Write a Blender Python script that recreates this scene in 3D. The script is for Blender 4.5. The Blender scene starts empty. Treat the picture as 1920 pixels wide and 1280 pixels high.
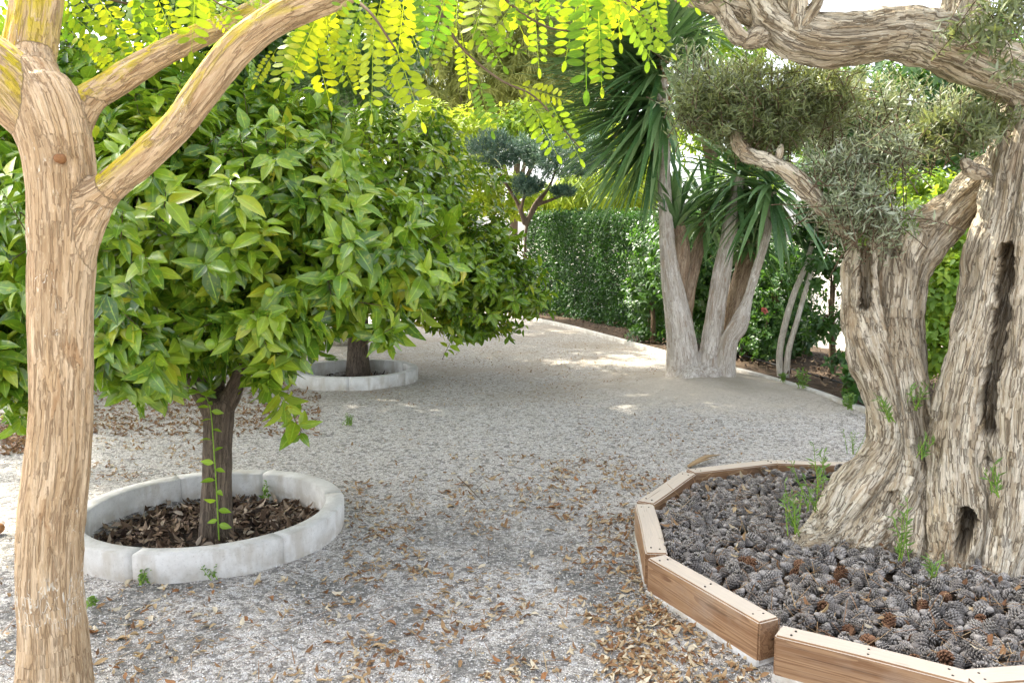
import bpy, math, random
import numpy as np
from mathutils import Vector, Matrix
rng = np.random.default_rng(7)
random.seed(7)
SC = bpy.context.scene
COL = SC.collection
R = math.radians

# ------------------------------------------------------------------ camera
F, PITCH, CAMZ, S = 1560.0, R(7.06), 1.64, 1560 / 1350   # S stretches the distances first estimated with a wider lens
cam_d = bpy.data.cameras.new('camera'); cam = bpy.data.objects.new('camera', cam_d); COL.objects.link(cam)
cam.location = (0, 0, CAMZ); cam.rotation_euler = (R(90) - PITCH, 0, 0)
cam_d.sensor_width = 36; cam_d.lens = 36 * F / 1920; cam_d.clip_start = .05; cam_d.clip_end = 2000
SC.camera = cam
cp, sp = math.cos(PITCH), math.sin(PITCH)

def P(u, v, Y=None, z=None):
    """world point seen at photo pixel (u,v), at world distance Y or height z"""
    a, b = (u - 960) / F, (640 - v) / F
    d = np.array([a, cp + b * sp, -sp + b * cp])
    k = Y * S / d[1] if Y is not None else (z - CAMZ) / d[2]
    return np.array([0, 0, CAMZ]) + d * k

def mpp(u, v, Y):
    """metres per photo pixel at that place"""
    b = (640 - v) / F
    return Y * S / (cp + b * sp) / F

# ------------------------------------------------------------------ noise
_perm = rng.permutation(256); _perm = np.concatenate([_perm, _perm])
_grad = rng.normal(size=(256, 3)); _grad /= np.linalg.norm(_grad, axis=1)[:, None]
def pnoise(p):
    p = np.asarray(p, float); i = np.floor(p).astype(int); f = p - i; i &= 255
    w = f * f * f * (f * (f * 6 - 15) + 10); out = 0
    for dx in (0, 1):
        for dy in (0, 1):
            for dz in (0, 1):
                h = _perm[_perm[_perm[(i[:, 0] + dx) & 255] + ((i[:, 1] + dy) & 255)] + ((i[:, 2] + dz) & 255)]
                g = (_grad[h] * (f - [dx, dy, dz])).sum(1)
                wx = w[:, 0] if dx else 1 - w[:, 0]; wy = w[:, 1] if dy else 1 - w[:, 1]; wz = w[:, 2] if dz else 1 - w[:, 2]
                out = out + g * wx * wy * wz
    return out * 1.6
def fbm(p, o=4):
    s, a = 0, 1
    for k in range(o): s = s + a * pnoise(p * 2 ** k + 17.3 * k); a *= .5
    return s / 1.9
def nrm(v): return v / np.maximum(np.linalg.norm(v, axis=-1, keepdims=True), 1e-9)

# ------------------------------------------------------------------ materials
class N:
    def __init__(s, name):
        s.m = bpy.data.materials.new(name); s.m.use_nodes = True; s.t = s.m.node_tree
        s.t.nodes.clear(); s.out = s.t.nodes.new('ShaderNodeOutputMaterial')
    def n(s, kind, ins=None, **kw):
        nd = s.t.nodes.new('ShaderNode' + kind)
        for k, v in kw.items(): setattr(nd, k, v)
        for k, v in (ins or {}).items():
            if isinstance(v, bpy.types.NodeSocket): s.t.links.new(v, nd.inputs[k])
            else: nd.inputs[k].default_value = v
        return nd
    def attr(s, name): return s.n('Attribute', attribute_name=name)
    def ramp(s, fac, stops):
        nd = s.n('ValToRGB', {'Fac': fac}); e = nd.color_ramp.elements
        while len(e) > 2: e.remove(e[-1])
        for k, (p, c) in enumerate(stops):
            el = e[k] if k < 2 else e.new(p)
            el.position = p; el.color = (*c, 1) if len(c) == 3 else c
        return nd.outputs['Color']
    def mix(s, fac, a, b, mode='MIX'):
        nd = s.n('MixRGB', blend_type=mode)
        for k, v in (('Fac', fac), ('Color1', a), ('Color2', b)):
            if isinstance(v, bpy.types.NodeSocket): s.t.links.new(v, nd.inputs[k])
            else: nd.inputs[k].default_value = v if k == 'Fac' else (*v, 1)
        return nd.outputs['Color']
    def math(s, op, a, b=0.0, clamp=False):
        nd = s.n('Math', operation=op, use_clamp=clamp)
        for k, v in ((0, a), (1, b)):
            if isinstance(v, bpy.types.NodeSocket): s.t.links.new(v, nd.inputs[k])
            else: nd.inputs[k].default_value = v
        return nd.outputs[0]
    def noise(s, vec, scale, detail=4, rough=.6, dist=0.0):
        return s.n('TexNoise', {'Vector': vec, 'Scale': scale, 'Detail': detail, 'Roughness': rough, 'Distortion': dist}).outputs['Fac']
    def smap(s, vec, sc): return s.n('Mapping', {'Vector': vec, 'Scale': sc}).outputs['Vector']
    def step(s, v, a, b):
        return s.n('MapRange', {'Value': v, 'From Min': a, 'From Max': b}, interpolation_type='SMOOTHSTEP').outputs[0]
    def bump(s, h, strength=.6, dist=.01, normal=None):
        d = {'Height': h, 'Strength': strength, 'Distance': dist}
        if normal is not None: d['Normal'] = normal
        return s.n('Bump', d).outputs['Normal']
    def done(s, col, rough=.8, normal=None, spec=.3, trans=None, tcol=None):
        ins = {'Base Color': col if isinstance(col, bpy.types.NodeSocket) else (*col, 1), 'Roughness': rough, 'Specular IOR Level': spec}
        if normal is not None: ins['Normal'] = normal
        b = s.n('BsdfPrincipled', ins); sh = b.outputs[0]
        if trans:
            tr = s.n('BsdfTranslucent', {'Color': tcol if tcol is not None else (1, 1, 1, 1)})
            mx = s.n('MixShader', {0: trans}); s.t.links.new(sh, mx.inputs[1]); s.t.links.new(tr.outputs[0], mx.inputs[2]); sh = mx.outputs[0]
        s.t.links.new(sh, s.out.inputs['Surface'])
        return s.m

def leaf_mat(name, cols, tcols, trans=.35, rough=.4, spec=.5, under=None, mid=.35, yellow=None):
    """cols: ramp over the per-leaf random value"""
    m = N(name); a = m.attr('rnd').outputs['Fac']
    n_ = len(cols); c = m.ramp(a, [(i / (n_ - 1), x) for i, x in enumerate(cols)])
    t = m.ramp(a, [(i / (len(tcols) - 1), x) for i, x in enumerate(tcols)])
    geo = m.n('NewGeometry')
    mott = m.noise(geo.outputs['Position'], 45, 3)
    c = m.mix(m.math('MULTIPLY', m.step(mott, .5, .75), .35), c, tuple(min(1, x * 1.6 + .01) for x in cols[-1]))
    if mid:
        lx = m.math('ABSOLUTE', m.attr('lx').outputs['Fac'])
        rib = m.step(lx, .13, .02)
        c = m.mix(m.math('MULTIPLY', rib, mid), c, tuple(min(1, x * 2.6 + .03) for x in cols[len(cols) // 2]))
    if under is not None: c = m.mix(m.math('MULTIPLY', geo.outputs['Backfacing'], .8), c, under)
    return m.done(c, rough, None, spec, trans, t)

def plain(name, c1, c2, scale=8, rough=.85, bump=.4, bdist=.004, spec=.25, stretch=(1, 1, 1), coord='Object'):
    m = N(name); tc = m.n('TexCoord').outputs[coord]; v = m.smap(tc, stretch)
    n1 = m.noise(v, scale, 6, .65); n2 = m.noise(v, scale * 6, 4)
    c = m.mix(m.step(n1, .35, .65), c1, c2); c = m.mix(.25, c, m.ramp(n2, [(.3, tuple(x * .5 for x in c1)), (.7, tuple(min(1, x * 1.4) for x in c2))]))
    return m.done(c, rough, m.bump(n2, bump, bdist), spec)

def bark_mat(name, dark, mid_, pale, k=1.0, fine=1.0, flakes=None, lichen=None, bd=.012, extra=None, tile=.45, ck=.75):
    m = N(name); b = m.attr('bark').outputs['Vector']
    wz = m.math('MULTIPLY', m.math('SUBTRACT', m.noise(m.smap(b, (21, 21, 3)), 1, 3, .6), .5), .55)      # lets the furrows run past each other
    b = m.n('VectorMath', {0: b, 1: m.n('CombineXYZ', {2: wz}).outputs[0]}, operation='ADD').outputs[0]
    v1 = m.smap(b, (38 * k, 38 * k, 3.8 * k)); v2 = m.smap(b, (95 * k * fine, 95 * k * fine, 15 * k))
    wob = m.n('TexNoise', {'Vector': m.smap(b, (14 * k, 14 * k, 14 * k)), 'Scale': 1.0, 'Detail': 3}).outputs['Color']
    v1 = m.n('VectorMath', {0: v1, 1: m.n('VectorMath', {0: wob, 1: (.55, .55, .55)}, operation='MULTIPLY').outputs[0]}, operation='ADD').outputs[0]
    n1 = m.noise(v1, 1, 5, .6); n2 = m.noise(v2, 1, 5, .7)
    rid = m.math('ABSOLUTE', m.math('SUBTRACT', m.noise(v1, 1.15, 3, .55), .5)); rid2 = m.math('ABSOLUTE', m.math('SUBTRACT', m.noise(m.smap(b, (60 * k, 60 * k, 24 * k)), 1, 2, .5), .5))
    crack = m.math('MULTIPLY', m.step(rid, .0, .055), m.math('ADD', 1.0 - tile, m.math('MULTIPLY', tile, m.step(rid2, .0, .05))))
    big = m.noise(m.smap(b, (5, 5, 3)), 1, 4); brk = m.noise(m.smap(b, (22 * k, 22 * k, 9 * k)), 1, 3)
    fineg = m.noise(m.smap(b, (150 * k, 150 * k, 26 * k)), 1, 4, .7)
    gap = m.math('MULTIPLY', m.math('SUBTRACT', 1.0, crack), m.step(brk, .30, .52))
    c = m.mix(m.step(n1, .36, .62), mid_, pale); c = m.mix(m.step(big, .4, .7), c, tuple(x * .78 for x in mid_))
    c = m.mix(m.math('MULTIPLY', m.step(fineg, .54, .68), .55), c, tuple(min(.85, x * 1.22 + .02) for x in pale))
    c = m.mix(m.math('MULTIPLY', m.step(fineg, .46, .32), .32), c, dark)
    c = m.mix(m.math('MULTIPLY', gap, ck), c, dark)
    c = m.mix(m.math('MULTIPLY', m.step(n2, .48, .34), ck * .4), c, dark)
    if extra is not None:
        c = m.mix(m.math('MULTIPLY', m.step(m.noise(m.smap(b, (9, 9, 4)), 1, 4), .55, .72), .6), c, extra)
    if flakes is not None:
        fl = m.noise(m.smap(b, (45, 45, 95)), 1, 2, .5); zone = m.noise(m.smap(b, (6, 6, 3.2)), 1, 2)
        c = m.mix(m.math('MULTIPLY', m.step(fl, .63, .67), m.step(zone, .54, .64)), c, flakes)
        pz = m.n('SeparateXYZ', {0: m.n('NewGeometry').outputs['Position']}).outputs['Z']; band = m.math('MULTIPLY', m.step(pz, .28, .34), m.step(pz, .52, .44))
        c = m.mix(m.math('MULTIPLY', band, m.step(m.noise(m.smap(b, (38, 38, 75)), 1, 2, .5), .58, .61)), c, flakes)
    if lichen is not None:
        nz = m.n('SeparateXYZ', {0: m.n('NewGeometry').outputs['Normal']}).outputs['Z']
        ln = m.noise(m.smap(b, (14, 14, 8)), 1, 5, .7)
        up = m.math('MULTIPLY', m.step(nz, -.45, .45), m.step(m.attr('limb').outputs['Fac'], .5, .9))
        c = m.mix(m.math('MULTIPLY', up, m.math('MULTIPLY', m.step(ln, .40, .56), .95)), c, lichen)
    h = m.math('ADD', m.math('ADD', m.math('MULTIPLY', gap, -.55), m.math('MULTIPLY', fineg, .25)), m.math('ADD', m.math('MULTIPLY', n1, .5), m.math('MULTIPLY', n2, .5)))
    return m.done(c, .88, m.bump(h, .9, bd), .2)

# ------------------------------------------------------------------ mesh building
def mesh_np(name, V, polys, attrs=None, smooth=True):
    V = np.ascontiguousarray(V, np.float32); me = bpy.data.meshes.new(name)
    polys = [np.asarray(p, np.int32) for p in polys if len(p)]
    me.vertices.add(len(V)); me.vertices.foreach_set('co', V.ravel())
    loops = np.concatenate([p.ravel() for p in polys]); tot = np.concatenate([np.full(len(p), p.shape[1], np.int32) for p in polys])
    me.loops.add(len(loops)); me.loops.foreach_set('vertex_index', loops)
    me.polygons.add(len(tot)); me.polygons.foreach_set('loop_start', np.concatenate([[0], np.cumsum(tot)[:-1]]).astype(np.int32))
    me.update(calc_edges=True)
    if smooth: me.polygons.foreach_set('use_smooth', np.ones(len(tot), bool))
    for k, a in (attrs or {}).items():
        a = np.asarray(a, np.float32)
        at = me.attributes.new(k, 'FLOAT_VECTOR' if a.ndim == 2 else 'FLOAT', 'POINT')
        at.data.foreach_set('vector' if a.ndim == 2 else 'value', a.ravel())
    me.validate(); return me

class MB:
    """collects pieces into ONE mesh"""
    def __init__(s): s.V, s.Q, s.T, s.A, s.n = [], [], [], {}, 0
    def add(s, V, Q=(), T=(), **attrs):
        V = np.asarray(V, float)
        for k in set(s.A) | set(attrs):
            if k not in s.A: s.A[k] = [np.zeros(s.n)] if s.n else []
            s.A[k].append(np.asarray(attrs[k], float) if k in attrs else np.zeros(len(V)))
        s.V.append(V)
        if len(Q): s.Q.append(np.asarray(Q, int) + s.n)
        if len(T): s.T.append(np.asarray(T, int) + s.n)
        s.n += len(V)
    def build(s, name, mat, parent=None, base=None, smooth=True):
        V = np.concatenate(s.V); p = []
        if s.Q: p.append(np.concatenate(s.Q))
        if s.T: p.append(np.concatenate(s.T))
        if base is None: base = parent['_b'] if parent is not None and '_b' in parent else (0, 0, 0)
        o = link(name, mesh_np(name, V - np.array(base), p, {k: np.concatenate(a) for k, a in s.A.items()}, smooth), mat, parent)
        if parent is None: o.location = base
        return o

def link(name, me, mat, parent=None):
    o = bpy.data.objects.new(name, me); COL.objects.link(o)
    if mat is not None and me is not None:
        me.materials.clear(); me.materials.append(mat)
    if parent is not None: o.parent = parent
    return o
def thing(name, label, cat, base, group=None):
    o = bpy.data.objects.new(name, None); COL.objects.link(o); o.location = tuple(base); o.empty_display_size = .1
    o['_b'] = [float(x) for x in base]; tag(o, label, cat, group); return o
def tag(o, label, cat=None, group=None, kind=None):
    o['label'] = label
    if cat: o['category'] = cat
    if group: o['group'] = group
    if kind: o['kind'] = kind
    return o

def spline(pts, n):
    """Catmull-Rom through rows of pts (any columns)"""
    pts = np.asarray(pts, float); m = len(pts)
    if m < 3:
        t = np.linspace(0, 1, n)[:, None]; return pts[0] * (1 - t) + pts[-1] * t
    q = np.vstack([2 * pts[0] - pts[1], pts, 2 * pts[-1] - pts[-2]]); out = []
    for x in np.linspace(0, m - 1 - 1e-6, n):
        i = int(x); t = x - i; a, b, c, d = q[i:i + 4]
        out.append(.5 * (2 * b + (c - a) * t + (2 * a - 5 * b + 4 * c - d) * t * t + (3 * b - a - 3 * c + d) * t ** 3))
    return np.array(out)
def frames(C):
    T = nrm(np.gradient(C, axis=0)); ref = np.array([0, 0, 1.]) if abs(T[0, 2]) < .9 else np.array([1., 0, 0])
    A = [nrm(np.cross(ref, T[0]))]
    for k in range(1, len(C)):
        a = A[-1] - T[k] * (A[-1] @ T[k]); A.append(nrm(a))
    A = np.array(A); return T, A, np.cross(T, A)
def tube(C, r, sides=8, cap=True):
    C = np.asarray(C, float); r = np.broadcast_to(np.asarray(r, float), (len(C),)); T, A, B = frames(C)
    th = np.arange(sides) * 2 * math.pi / sides
    V = C[:, None] + r[:, None, None] * (np.cos(th)[None, :, None] * A[:, None] + np.sin(th)[None, :, None] * B[:, None])
    n = len(C); V = V.reshape(-1, 3); i = np.arange(n - 1)[:, None] * sides; j = np.arange(sides)[None]; j2 = (j + 1) % sides
    Q = np.stack([i + j, i + j2, i + sides + j2, i + sides + j], -1).reshape(-1, 4); Tt = []
    if cap:
        V = np.vstack([V, C[0] - T[0] * r[0] * .5, C[-1] + T[-1] * r[-1] * .5]); a = n * sides
        jj = np.arange(sides); k2 = (jj + 1) % sides
        Tt = np.vstack([np.stack([np.full(sides, a), k2, jj], 1), np.stack([np.full(sides, a + 1), (n - 1) * sides + jj, (n - 1) * sides + k2], 1)])
    return V, Q, Tt

def chain_px(rows):
    """rows of (u, v, Y, radius in px) -> rows of x y z r"""
    return np.array([[*P(u, v, Y), rp * mpp(u, v, Y)] for u, v, Y, rp in rows])

def organic(name, chains, voxel, mat, parent, amp=.01, freq=(9, 9, 2), smooth_it=6, dents=(), limb_ids=(), lump=0.0):
    """chains of x y z r, grown as tubes, fused by voxel remesh into one continuous skin"""
    mb = MB(); dense = []
    for c in chains:
        c = np.asarray(c, float); L = np.linalg.norm(np.diff(c[:, :3], axis=0), axis=1).sum()
        s = spline(c, max(6, int(L / max(.05, voxel * 4)))); s[:, 3] = np.maximum(s[:, 3], .002); dense.append(s)
        mb.add(*tube(s[:, :3], s[:, 3], 20))
    me = mesh_np('tmp', np.concatenate(mb.V), [np.concatenate(mb.Q), np.concatenate(mb.T)])
    ob = bpy.data.objects.new('tmp', me); COL.objects.link(ob)
    md = ob.modifiers.new('r', 'REMESH'); md.mode = 'VOXEL'; md.voxel_size = voxel; md.use_smooth_shade = True
    sm = ob.modifiers.new('s', 'SMOOTH'); sm.iterations = smooth_it; sm.factor = .5
    bpy.context.view_layer.update()
    dg = bpy.context.evaluated_depsgraph_get(); m2 = bpy.data.meshes.new_from_object(ob.evaluated_get(dg))
    bpy.data.objects.remove(ob); bpy.data.meshes.remove(me)
    n = len(m2.vertices); V = np.empty(n * 3, np.float32); m2.vertices.foreach_get('co', V); V = V.reshape(-1, 3).astype(float)
    Nn = np.empty(n * 3, np.float32); m2.vertices.foreach_get('normal', Nn); Nn = Nn.reshape(-1, 3).astype(float)
    A0 = np.vstack([s[:-1, :3] for s in dense]); A1 = np.vstack([s[1:, :3] for s in dense]); RR = np.concatenate([s[:-1, 3] for s in dense])
    S0 = np.concatenate([np.concatenate([[0], np.cumsum(np.linalg.norm(np.diff(s[:, :3], axis=0), axis=1))])[:-1] for s in dense])
    ID = np.concatenate([np.full(len(s) - 1, k) for k, s in enumerate(dense)])
    bark = np.zeros((n, 3)); limb = np.zeros(n); seam = np.ones(n); D = A1 - A0; LL = np.maximum((D ** 2).sum(1), 1e-9)
    for a in range(0, n, 20000):
        v = V[a:a + 20000]; w = v[:, None] - A0[None]; t = np.clip((w * D[None]).sum(2) / LL, 0, 1)
        q = w - t[..., None] * D[None]; dist = np.linalg.norm(q, axis=2) - RR; k = dist.argmin(1); ar = np.arange(len(v))
        rad = q[ar, k]; ax = nrm(D[k]); s = S0[k] + t[ar, k] * np.sqrt(LL[k])
        z = np.array([0, 0, 1.]); flip = np.where(ax[:, 2] < -.2, -1., 1.)[:, None]; ax = ax * flip
        x_ = nrm(np.cross(np.broadcast_to([0, 1., 0], ax.shape), ax)); y_ = np.cross(ax, x_)
        bark[a:a + 20000] = np.stack([(rad * x_).sum(1), (rad * y_).sum(1), s + ID[k] * .37], 1)
        limb[a:a + 20000] = np.isin(ID[k], limb_ids)
        d2 = np.where(ID[None] == ID[k][:, None], 9., dist).min(1); seam[a:a + 20000] = np.clip((d2 - dist[ar, k]) / (3.2 * voxel), 0, 1)
    if lump: V = V + Nn * (lump * fbm(V * 3.1, 3) + lump * .8 * fbm(V * [9, 9, 5], 3))[:, None]
    fr = np.array(freq); bark0 = bark; bark = bark + np.array([0, 0, .16])[None] * pnoise(bark * [15, 15, 2.5])[:, None]
    r1 = 1 - 2 * np.abs(fbm(bark * fr, 4)); r2 = fbm(bark * fr * 3.3 + 5, 3)
    V = V + Nn * ((amp * (r1 - .5) + amp * .45 * r2 + amp * .5 * (1 - 2 * np.abs(fbm(bark * fr * 2.3 + 9, 2)) - .5)) * (.15 + .85 * seam))[:, None]
    for poly, rad, depth, push in dents:
        pd = nrm(np.array(push, float)); e1 = nrm(np.cross(pd, [0, 0, 1.])); poly = np.asarray(poly); best = np.full(n, 9.)
        V2 = np.stack([V @ e1, V[:, 2]], 1); P2 = np.stack([poly @ e1, poly[:, 2]], 1); far = (V @ pd) > (poly @ pd).max() + .2
        for a, b in zip(P2[:-1], P2[1:]):
            d = b - a; W = V2 - a; t = np.clip((W @ d) / (d @ d), 0, 1); best = np.minimum(best, np.linalg.norm(W - t[:, None] * d, axis=1) + 9 * far)
        k = np.clip(1 - (best / (rad * (1 + .55 * pnoise(V * 17) + .3 * pnoise(V * 45)))) ** 2, 0, 1) ** .75
        k = k * ((Nn @ pd) < .3)
        V = V + pd[None] * (depth * k)[:, None]
    b = np.array(parent['_b']) if parent is not None else np.zeros(3)
    m2.vertices.foreach_set('co', (V - b).astype(np.float32).ravel())
    at = m2.attributes.new('bark', 'FLOAT_VECTOR', 'POINT'); at.data.foreach_set('vector', bark0.astype(np.float32).ravel())
    at = m2.attributes.new('seam', 'FLOAT', 'POINT'); at.data.foreach_set('value', seam.astype(np.float32))
    at = m2.attributes.new('limb', 'FLOAT', 'POINT'); at.data.foreach_set('value', limb.astype(np.float32))
    m2.name = name; m2.update(); return link(name, m2, mat, parent)

# ------------------------------------------------------------------ leaves
def leaf_grid(rows, fold=.25, curl=.18):
    """rows of (t, half width); leaf lies along +Y, up +Z"""
    V, Q = [], []
    for t, w in rows:
        z0 = -curl * t * t
        V += [(-w, t, z0 + fold * w), (0, t, z0), (w, t, z0 + fold * w)]
    for i in range(len(rows) - 1):
        a = i * 3; Q += [(a, a + 1, a + 4, a + 3), (a + 1, a + 2, a + 5, a + 4)]
    V = np.array(V); lx = np.tile([-1, 0, 1.], len(rows)); return V, np.array(Q), lx
_cr = [(0, .012), (.1, .02), (.22, .15), (.45, .235), (.68, .19), (.87, .09), (1, .008)]
CITRUS_MIX = [leaf_grid(_cr, .35, .22), leaf_grid(_cr, .55, .05), leaf_grid(_cr, .2, .42), leaf_grid([(t, w * .8) for t, w in _cr], .7, .3)]
CITRUS = leaf_grid([(0, .012), (.1, .02), (.22, .15), (.45, .235), (.68, .19), (.87, .09), (1, .008)], .35, .22)
BROAD = leaf_grid([(0, .02), (.3, .24), (.65, .2), (1, .01)], .3, .2)
OLIVE = leaf_grid([(0, .02), (.45, .1), (1, .01)], .25, .08)
TINY = (np.array([(0, 0, 0), (.3, .5, .05), (0, 1, -.08), (-.3, .5, .05)]), np.array([(0, 1, 2, 3)]), np.array([0, 1, 0, -1.]))
NEEDLE = (np.array([(-.03, 0, 0), (.03, 0, 0), (.02, 1, -.25), (-.02, 1, -.25)]), np.array([(0, 1, 2, 3)]), np.array([-1, 1, 1, -1.]))

def place(mb, tpl, pos, d, nh, size, rnd, width=1.0):
    V, Q, lx = tpl; n = len(pos); y = nrm(d); x = nrm(np.cross(y, nh)); z = np.cross(x, y)
    M = np.stack([x * np.asarray(width).reshape(-1, 1), y, z], 2)
    W = np.einsum('nij,mj->nmi', M, V) * np.asarray(size).reshape(-1, 1, 1) + pos[:, None]
    m = len(V); Qa = (Q[None] + (np.arange(n) * m)[:, None, None]).reshape(-1, Q.shape[1])
    mb.add(W.reshape(-1, 3), Qa if Q.shape[1] == 4 else (), Qa if Q.shape[1] == 3 else (), rnd=np.repeat(rnd, m), lx=np.tile(lx, n))

def shoots(lobes, n, seed, shell=(.6, 1.03), zmin=-9, lump=.2, cull=.62, clump=None, holes=()):
    g = np.random.default_rng(seed); C = np.array([l[0] for l in lobes], float); Rr = np.array([l[1] for l in lobes], float)
    w = (Rr[:, 0] * Rr[:, 1] + Rr[:, 1] * Rr[:, 2] + Rr[:, 0] * Rr[:, 2]); k = g.choice(len(lobes), int(n * 2.0), p=w / w.sum())
    d = nrm(g.normal(size=(len(k), 3))); f = 1 + lump * pnoise(d * 2.2 + seed * 1.7 + k[:, None] * 3.1) + .35 * lump * pnoise(d * 6 + seed)
    rad = shell[0] + (shell[1] - shell[0]) * g.random(len(k)) ** .6
    pos = C[k] + d * Rr[k] * (rad * f)[:, None]; out = nrm(d / Rr[k])
    keep = pos[:, 2] > zmin
    for j in range(len(lobes)):
        keep &= ~((np.linalg.norm((pos - C[j]) / Rr[j], axis=1) < cull) & (k != j))
    for hc, hr in holes: keep &= np.linalg.norm(pos - hc, axis=1) > hr
    if clump: keep &= (pnoise(pos * clump[0] + seed) > clump[1]) | (rad < .72)
    pos, out = pos[keep][:n], out[keep][:n]; return pos, out, g

def foliage(lobes, n, per, tpl, size, seed, tw=.16, up=.25, fa=.5, fs=.9, droop=.4, jit=.5, twig=None, var=.35, width=1.0, ylw=.0, tback=1.9, mb0=None, **kw):
    mb = mb0 or MB(); pos, out, g = shoots(lobes, n, seed, **kw); m = len(pos)
    a = nrm(out * .8 + [0, 0, up] + g.normal(size=(m, 3)) * jit * .6)
    e1 = nrm(np.cross(a, g.normal(size=(m, 3)))); e2 = np.cross(a, e1); sr = g.random(m); L = tw * (.6 + .8 * g.random(m))
    for k in range(per):
        t = (k + .5) / per; ph = k * 2.4 + g.random(m) * .8
        side = np.cos(ph)[:, None] * e1 + np.sin(ph)[:, None] * e2
        b = pos - a * (L * (1 - t))[:, None]
        d = a * fa * (.4 + t) + side * fs + [0, 0, -droop] + g.normal(size=(m, 3)) * .22
        nh = a * .6 + out * .7 + [0, 0, .5] + g.normal(size=(m, 3)) * .25
        rn = np.clip(sr * (1 - var) + g.random(m) * var, 0, .9); rn = np.where(g.random(m) < ylw, 1., rn)
        place(mb, tpl[(k * 3 + seed) % len(tpl)] if isinstance(tpl, list) else tpl, b, d, nh, size * (.65 + .6 * g.random(m)) * (.75 + .4 * math.sin(math.pi * t)), rn, width)
    if twig is not None:
        for i in range(0, m, 2):
            c = np.array([pos[i] - a[i] * L[i] * tback - [0, 0, .03 * (tback - 1)], pos[i] - a[i] * L[i], pos[i]])
            V, Q, T = tube(c, [.004, .003, .0018], 3, False); twig.add(V, Q, T)
    return mb

def lobe(u, v, Y, rx, ry, rz): return (P(u, v, Y), (rx, ry, rz))
def front(u, v, lobes):
    """distance at which the sight line through a pixel first meets the crown"""
    for Y in np.arange(1.5, 12, .02):
        p = P(u, v, Y)
        for c, r in lobes:
            if np.linalg.norm((p - c) / np.array(r)) < 1: return Y
    return None

# ------------------------------------------------------------------ light
SUN_DIR = nrm(np.array([-.50, .42, .80]))
el = math.asin(SUN_DIR[2]); az = math.atan2(SUN_DIR[0], SUN_DIR[1])
w = bpy.data.worlds.new('World'); SC.world = w; w.use_nodes = True; nt = w.node_tree
sky = nt.nodes.new('ShaderNodeTexSky'); sky.sky_type = 'NISHITA'; sky.sun_disc = False
sky.sun_elevation = el; sky.sun_rotation = az; sky.air_density = .7; sky.dust_density = 4.0; sky.ozone_density = .6
bg = nt.nodes['Background']; hs = nt.nodes.new('ShaderNodeHueSaturation'); hs.inputs['Saturation'].default_value = .42; nt.links.new(sky.outputs[0], hs.inputs['Color']); nt.links.new(hs.outputs[0], bg.inputs[0]); bg.inputs[1].default_value = .15
sl = bpy.data.lights.new('sun', 'SUN'); so = bpy.data.objects.new('sun', sl); COL.objects.link(so)
sl.energy = 2.6; sl.angle = R(.6); sl.color = (1, .93, .80)
so.rotation_euler = Vector(SUN_DIR).to_track_quat('Z', 'Y').to_euler(); so.location = (0, 0, 12)
vs = SC.view_settings; vs.view_transform = 'Standard'; vs.look = 'None'; vs.gamma = 1; vs.exposure = 2.42
SC.render.engine = 'CYCLES'; cy = SC.cycles
cy.max_bounces = 7; cy.diffuse_bounces = 4; cy.glossy_bounces = 2; cy.transmission_bounces = 5; cy.caustics_reflective = False; cy.caustics_refractive = False
cy.use_denoising = True
try: cy.denoising_input_passes = 'RGB_ALBEDO_NORMAL'; cy.denoising_prefilter = 'ACCURATE'
except Exception: pass

exec_parts = True
# ------------------------------------------------------------------ materials in use
M = {}
M['citrus'] = leaf_mat('citrus_leaf', [(.03, .085, .012), (.068, .158, .016), (.125, .24, .02), (.205, .335, .022), (.285, .40, .028), (.48, .45, .03)],
                       [(.12, .30, .02), (.2, .42, .03), (.3, .5, .03), (.36, .52, .03), (.6, .6, .04)], .19, .26, .6)
M['shoot'] = leaf_mat('young_citrus_leaf', [(.16, .32, .02), (.25, .42, .03)], [(.4, .65, .05), (.5, .7, .05)], .4, .4)
M['locust'] = leaf_mat('locust_leaf', [(.11, .22, .015), (.22, .32, .015), (.38, .42, .015)], [(.16, .34, .012), (.34, .48, .012), (.62, .66, .012)], .5, .5, .3, mid=.2)
M['yucca'] = leaf_mat('yucca_leaf', [(.05, .125, .045), (.12, .23, .08), (.28, .39, .18)], [(.14, .3, .06), (.3, .48, .12)], .25, .35, .5, mid=0)
M['olive'] = leaf_mat('olive_leaf', [(.05, .07, .022), (.095, .13, .045), (.17, .21, .085), (.33, .37, .19)], [(.24, .28, .05), (.42, .46, .1)], .3, .42, .5, under=(.26, .29, .2), mid=0)
M['olive_pale'] = leaf_mat('pale_olive_leaf', [(.11, .14, .075), (.23, .275, .165), (.42, .46, .31)], [(.25, .3, .1), (.45, .5, .18)], .3, .4, .5, under=(.42, .46, .35), mid=0)
M['topiary'] = leaf_mat('topiary_leaf', [(.025, .06, .04), (.06, .12, .085), (.16, .25, .19)], [(.08, .16, .08), (.2, .3, .15)], .2, .5, .4, mid=0)
M['hedge'] = leaf_mat('hedge_leaf', [(.012, .042, .01), (.022, .075, .014), (.04, .115, .02), (.09, .19, .028)], [(.05, .18, .02), (.14, .3, .03)], .18, .45, .4, mid=0)
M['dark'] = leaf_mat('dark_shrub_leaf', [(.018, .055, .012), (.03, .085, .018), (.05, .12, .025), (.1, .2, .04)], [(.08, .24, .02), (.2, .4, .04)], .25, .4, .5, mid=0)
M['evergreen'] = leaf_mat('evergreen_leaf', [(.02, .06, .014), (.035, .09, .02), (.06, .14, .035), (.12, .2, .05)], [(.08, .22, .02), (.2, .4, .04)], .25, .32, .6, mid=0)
M['bright'] = leaf_mat('sunlit_leaf', [(.07, .15, .02), (.13, .24, .03), (.26, .34, .03)], [(.3, .5, .03), (.55, .65, .04)], .4, .45, .4, mid=0)
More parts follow.
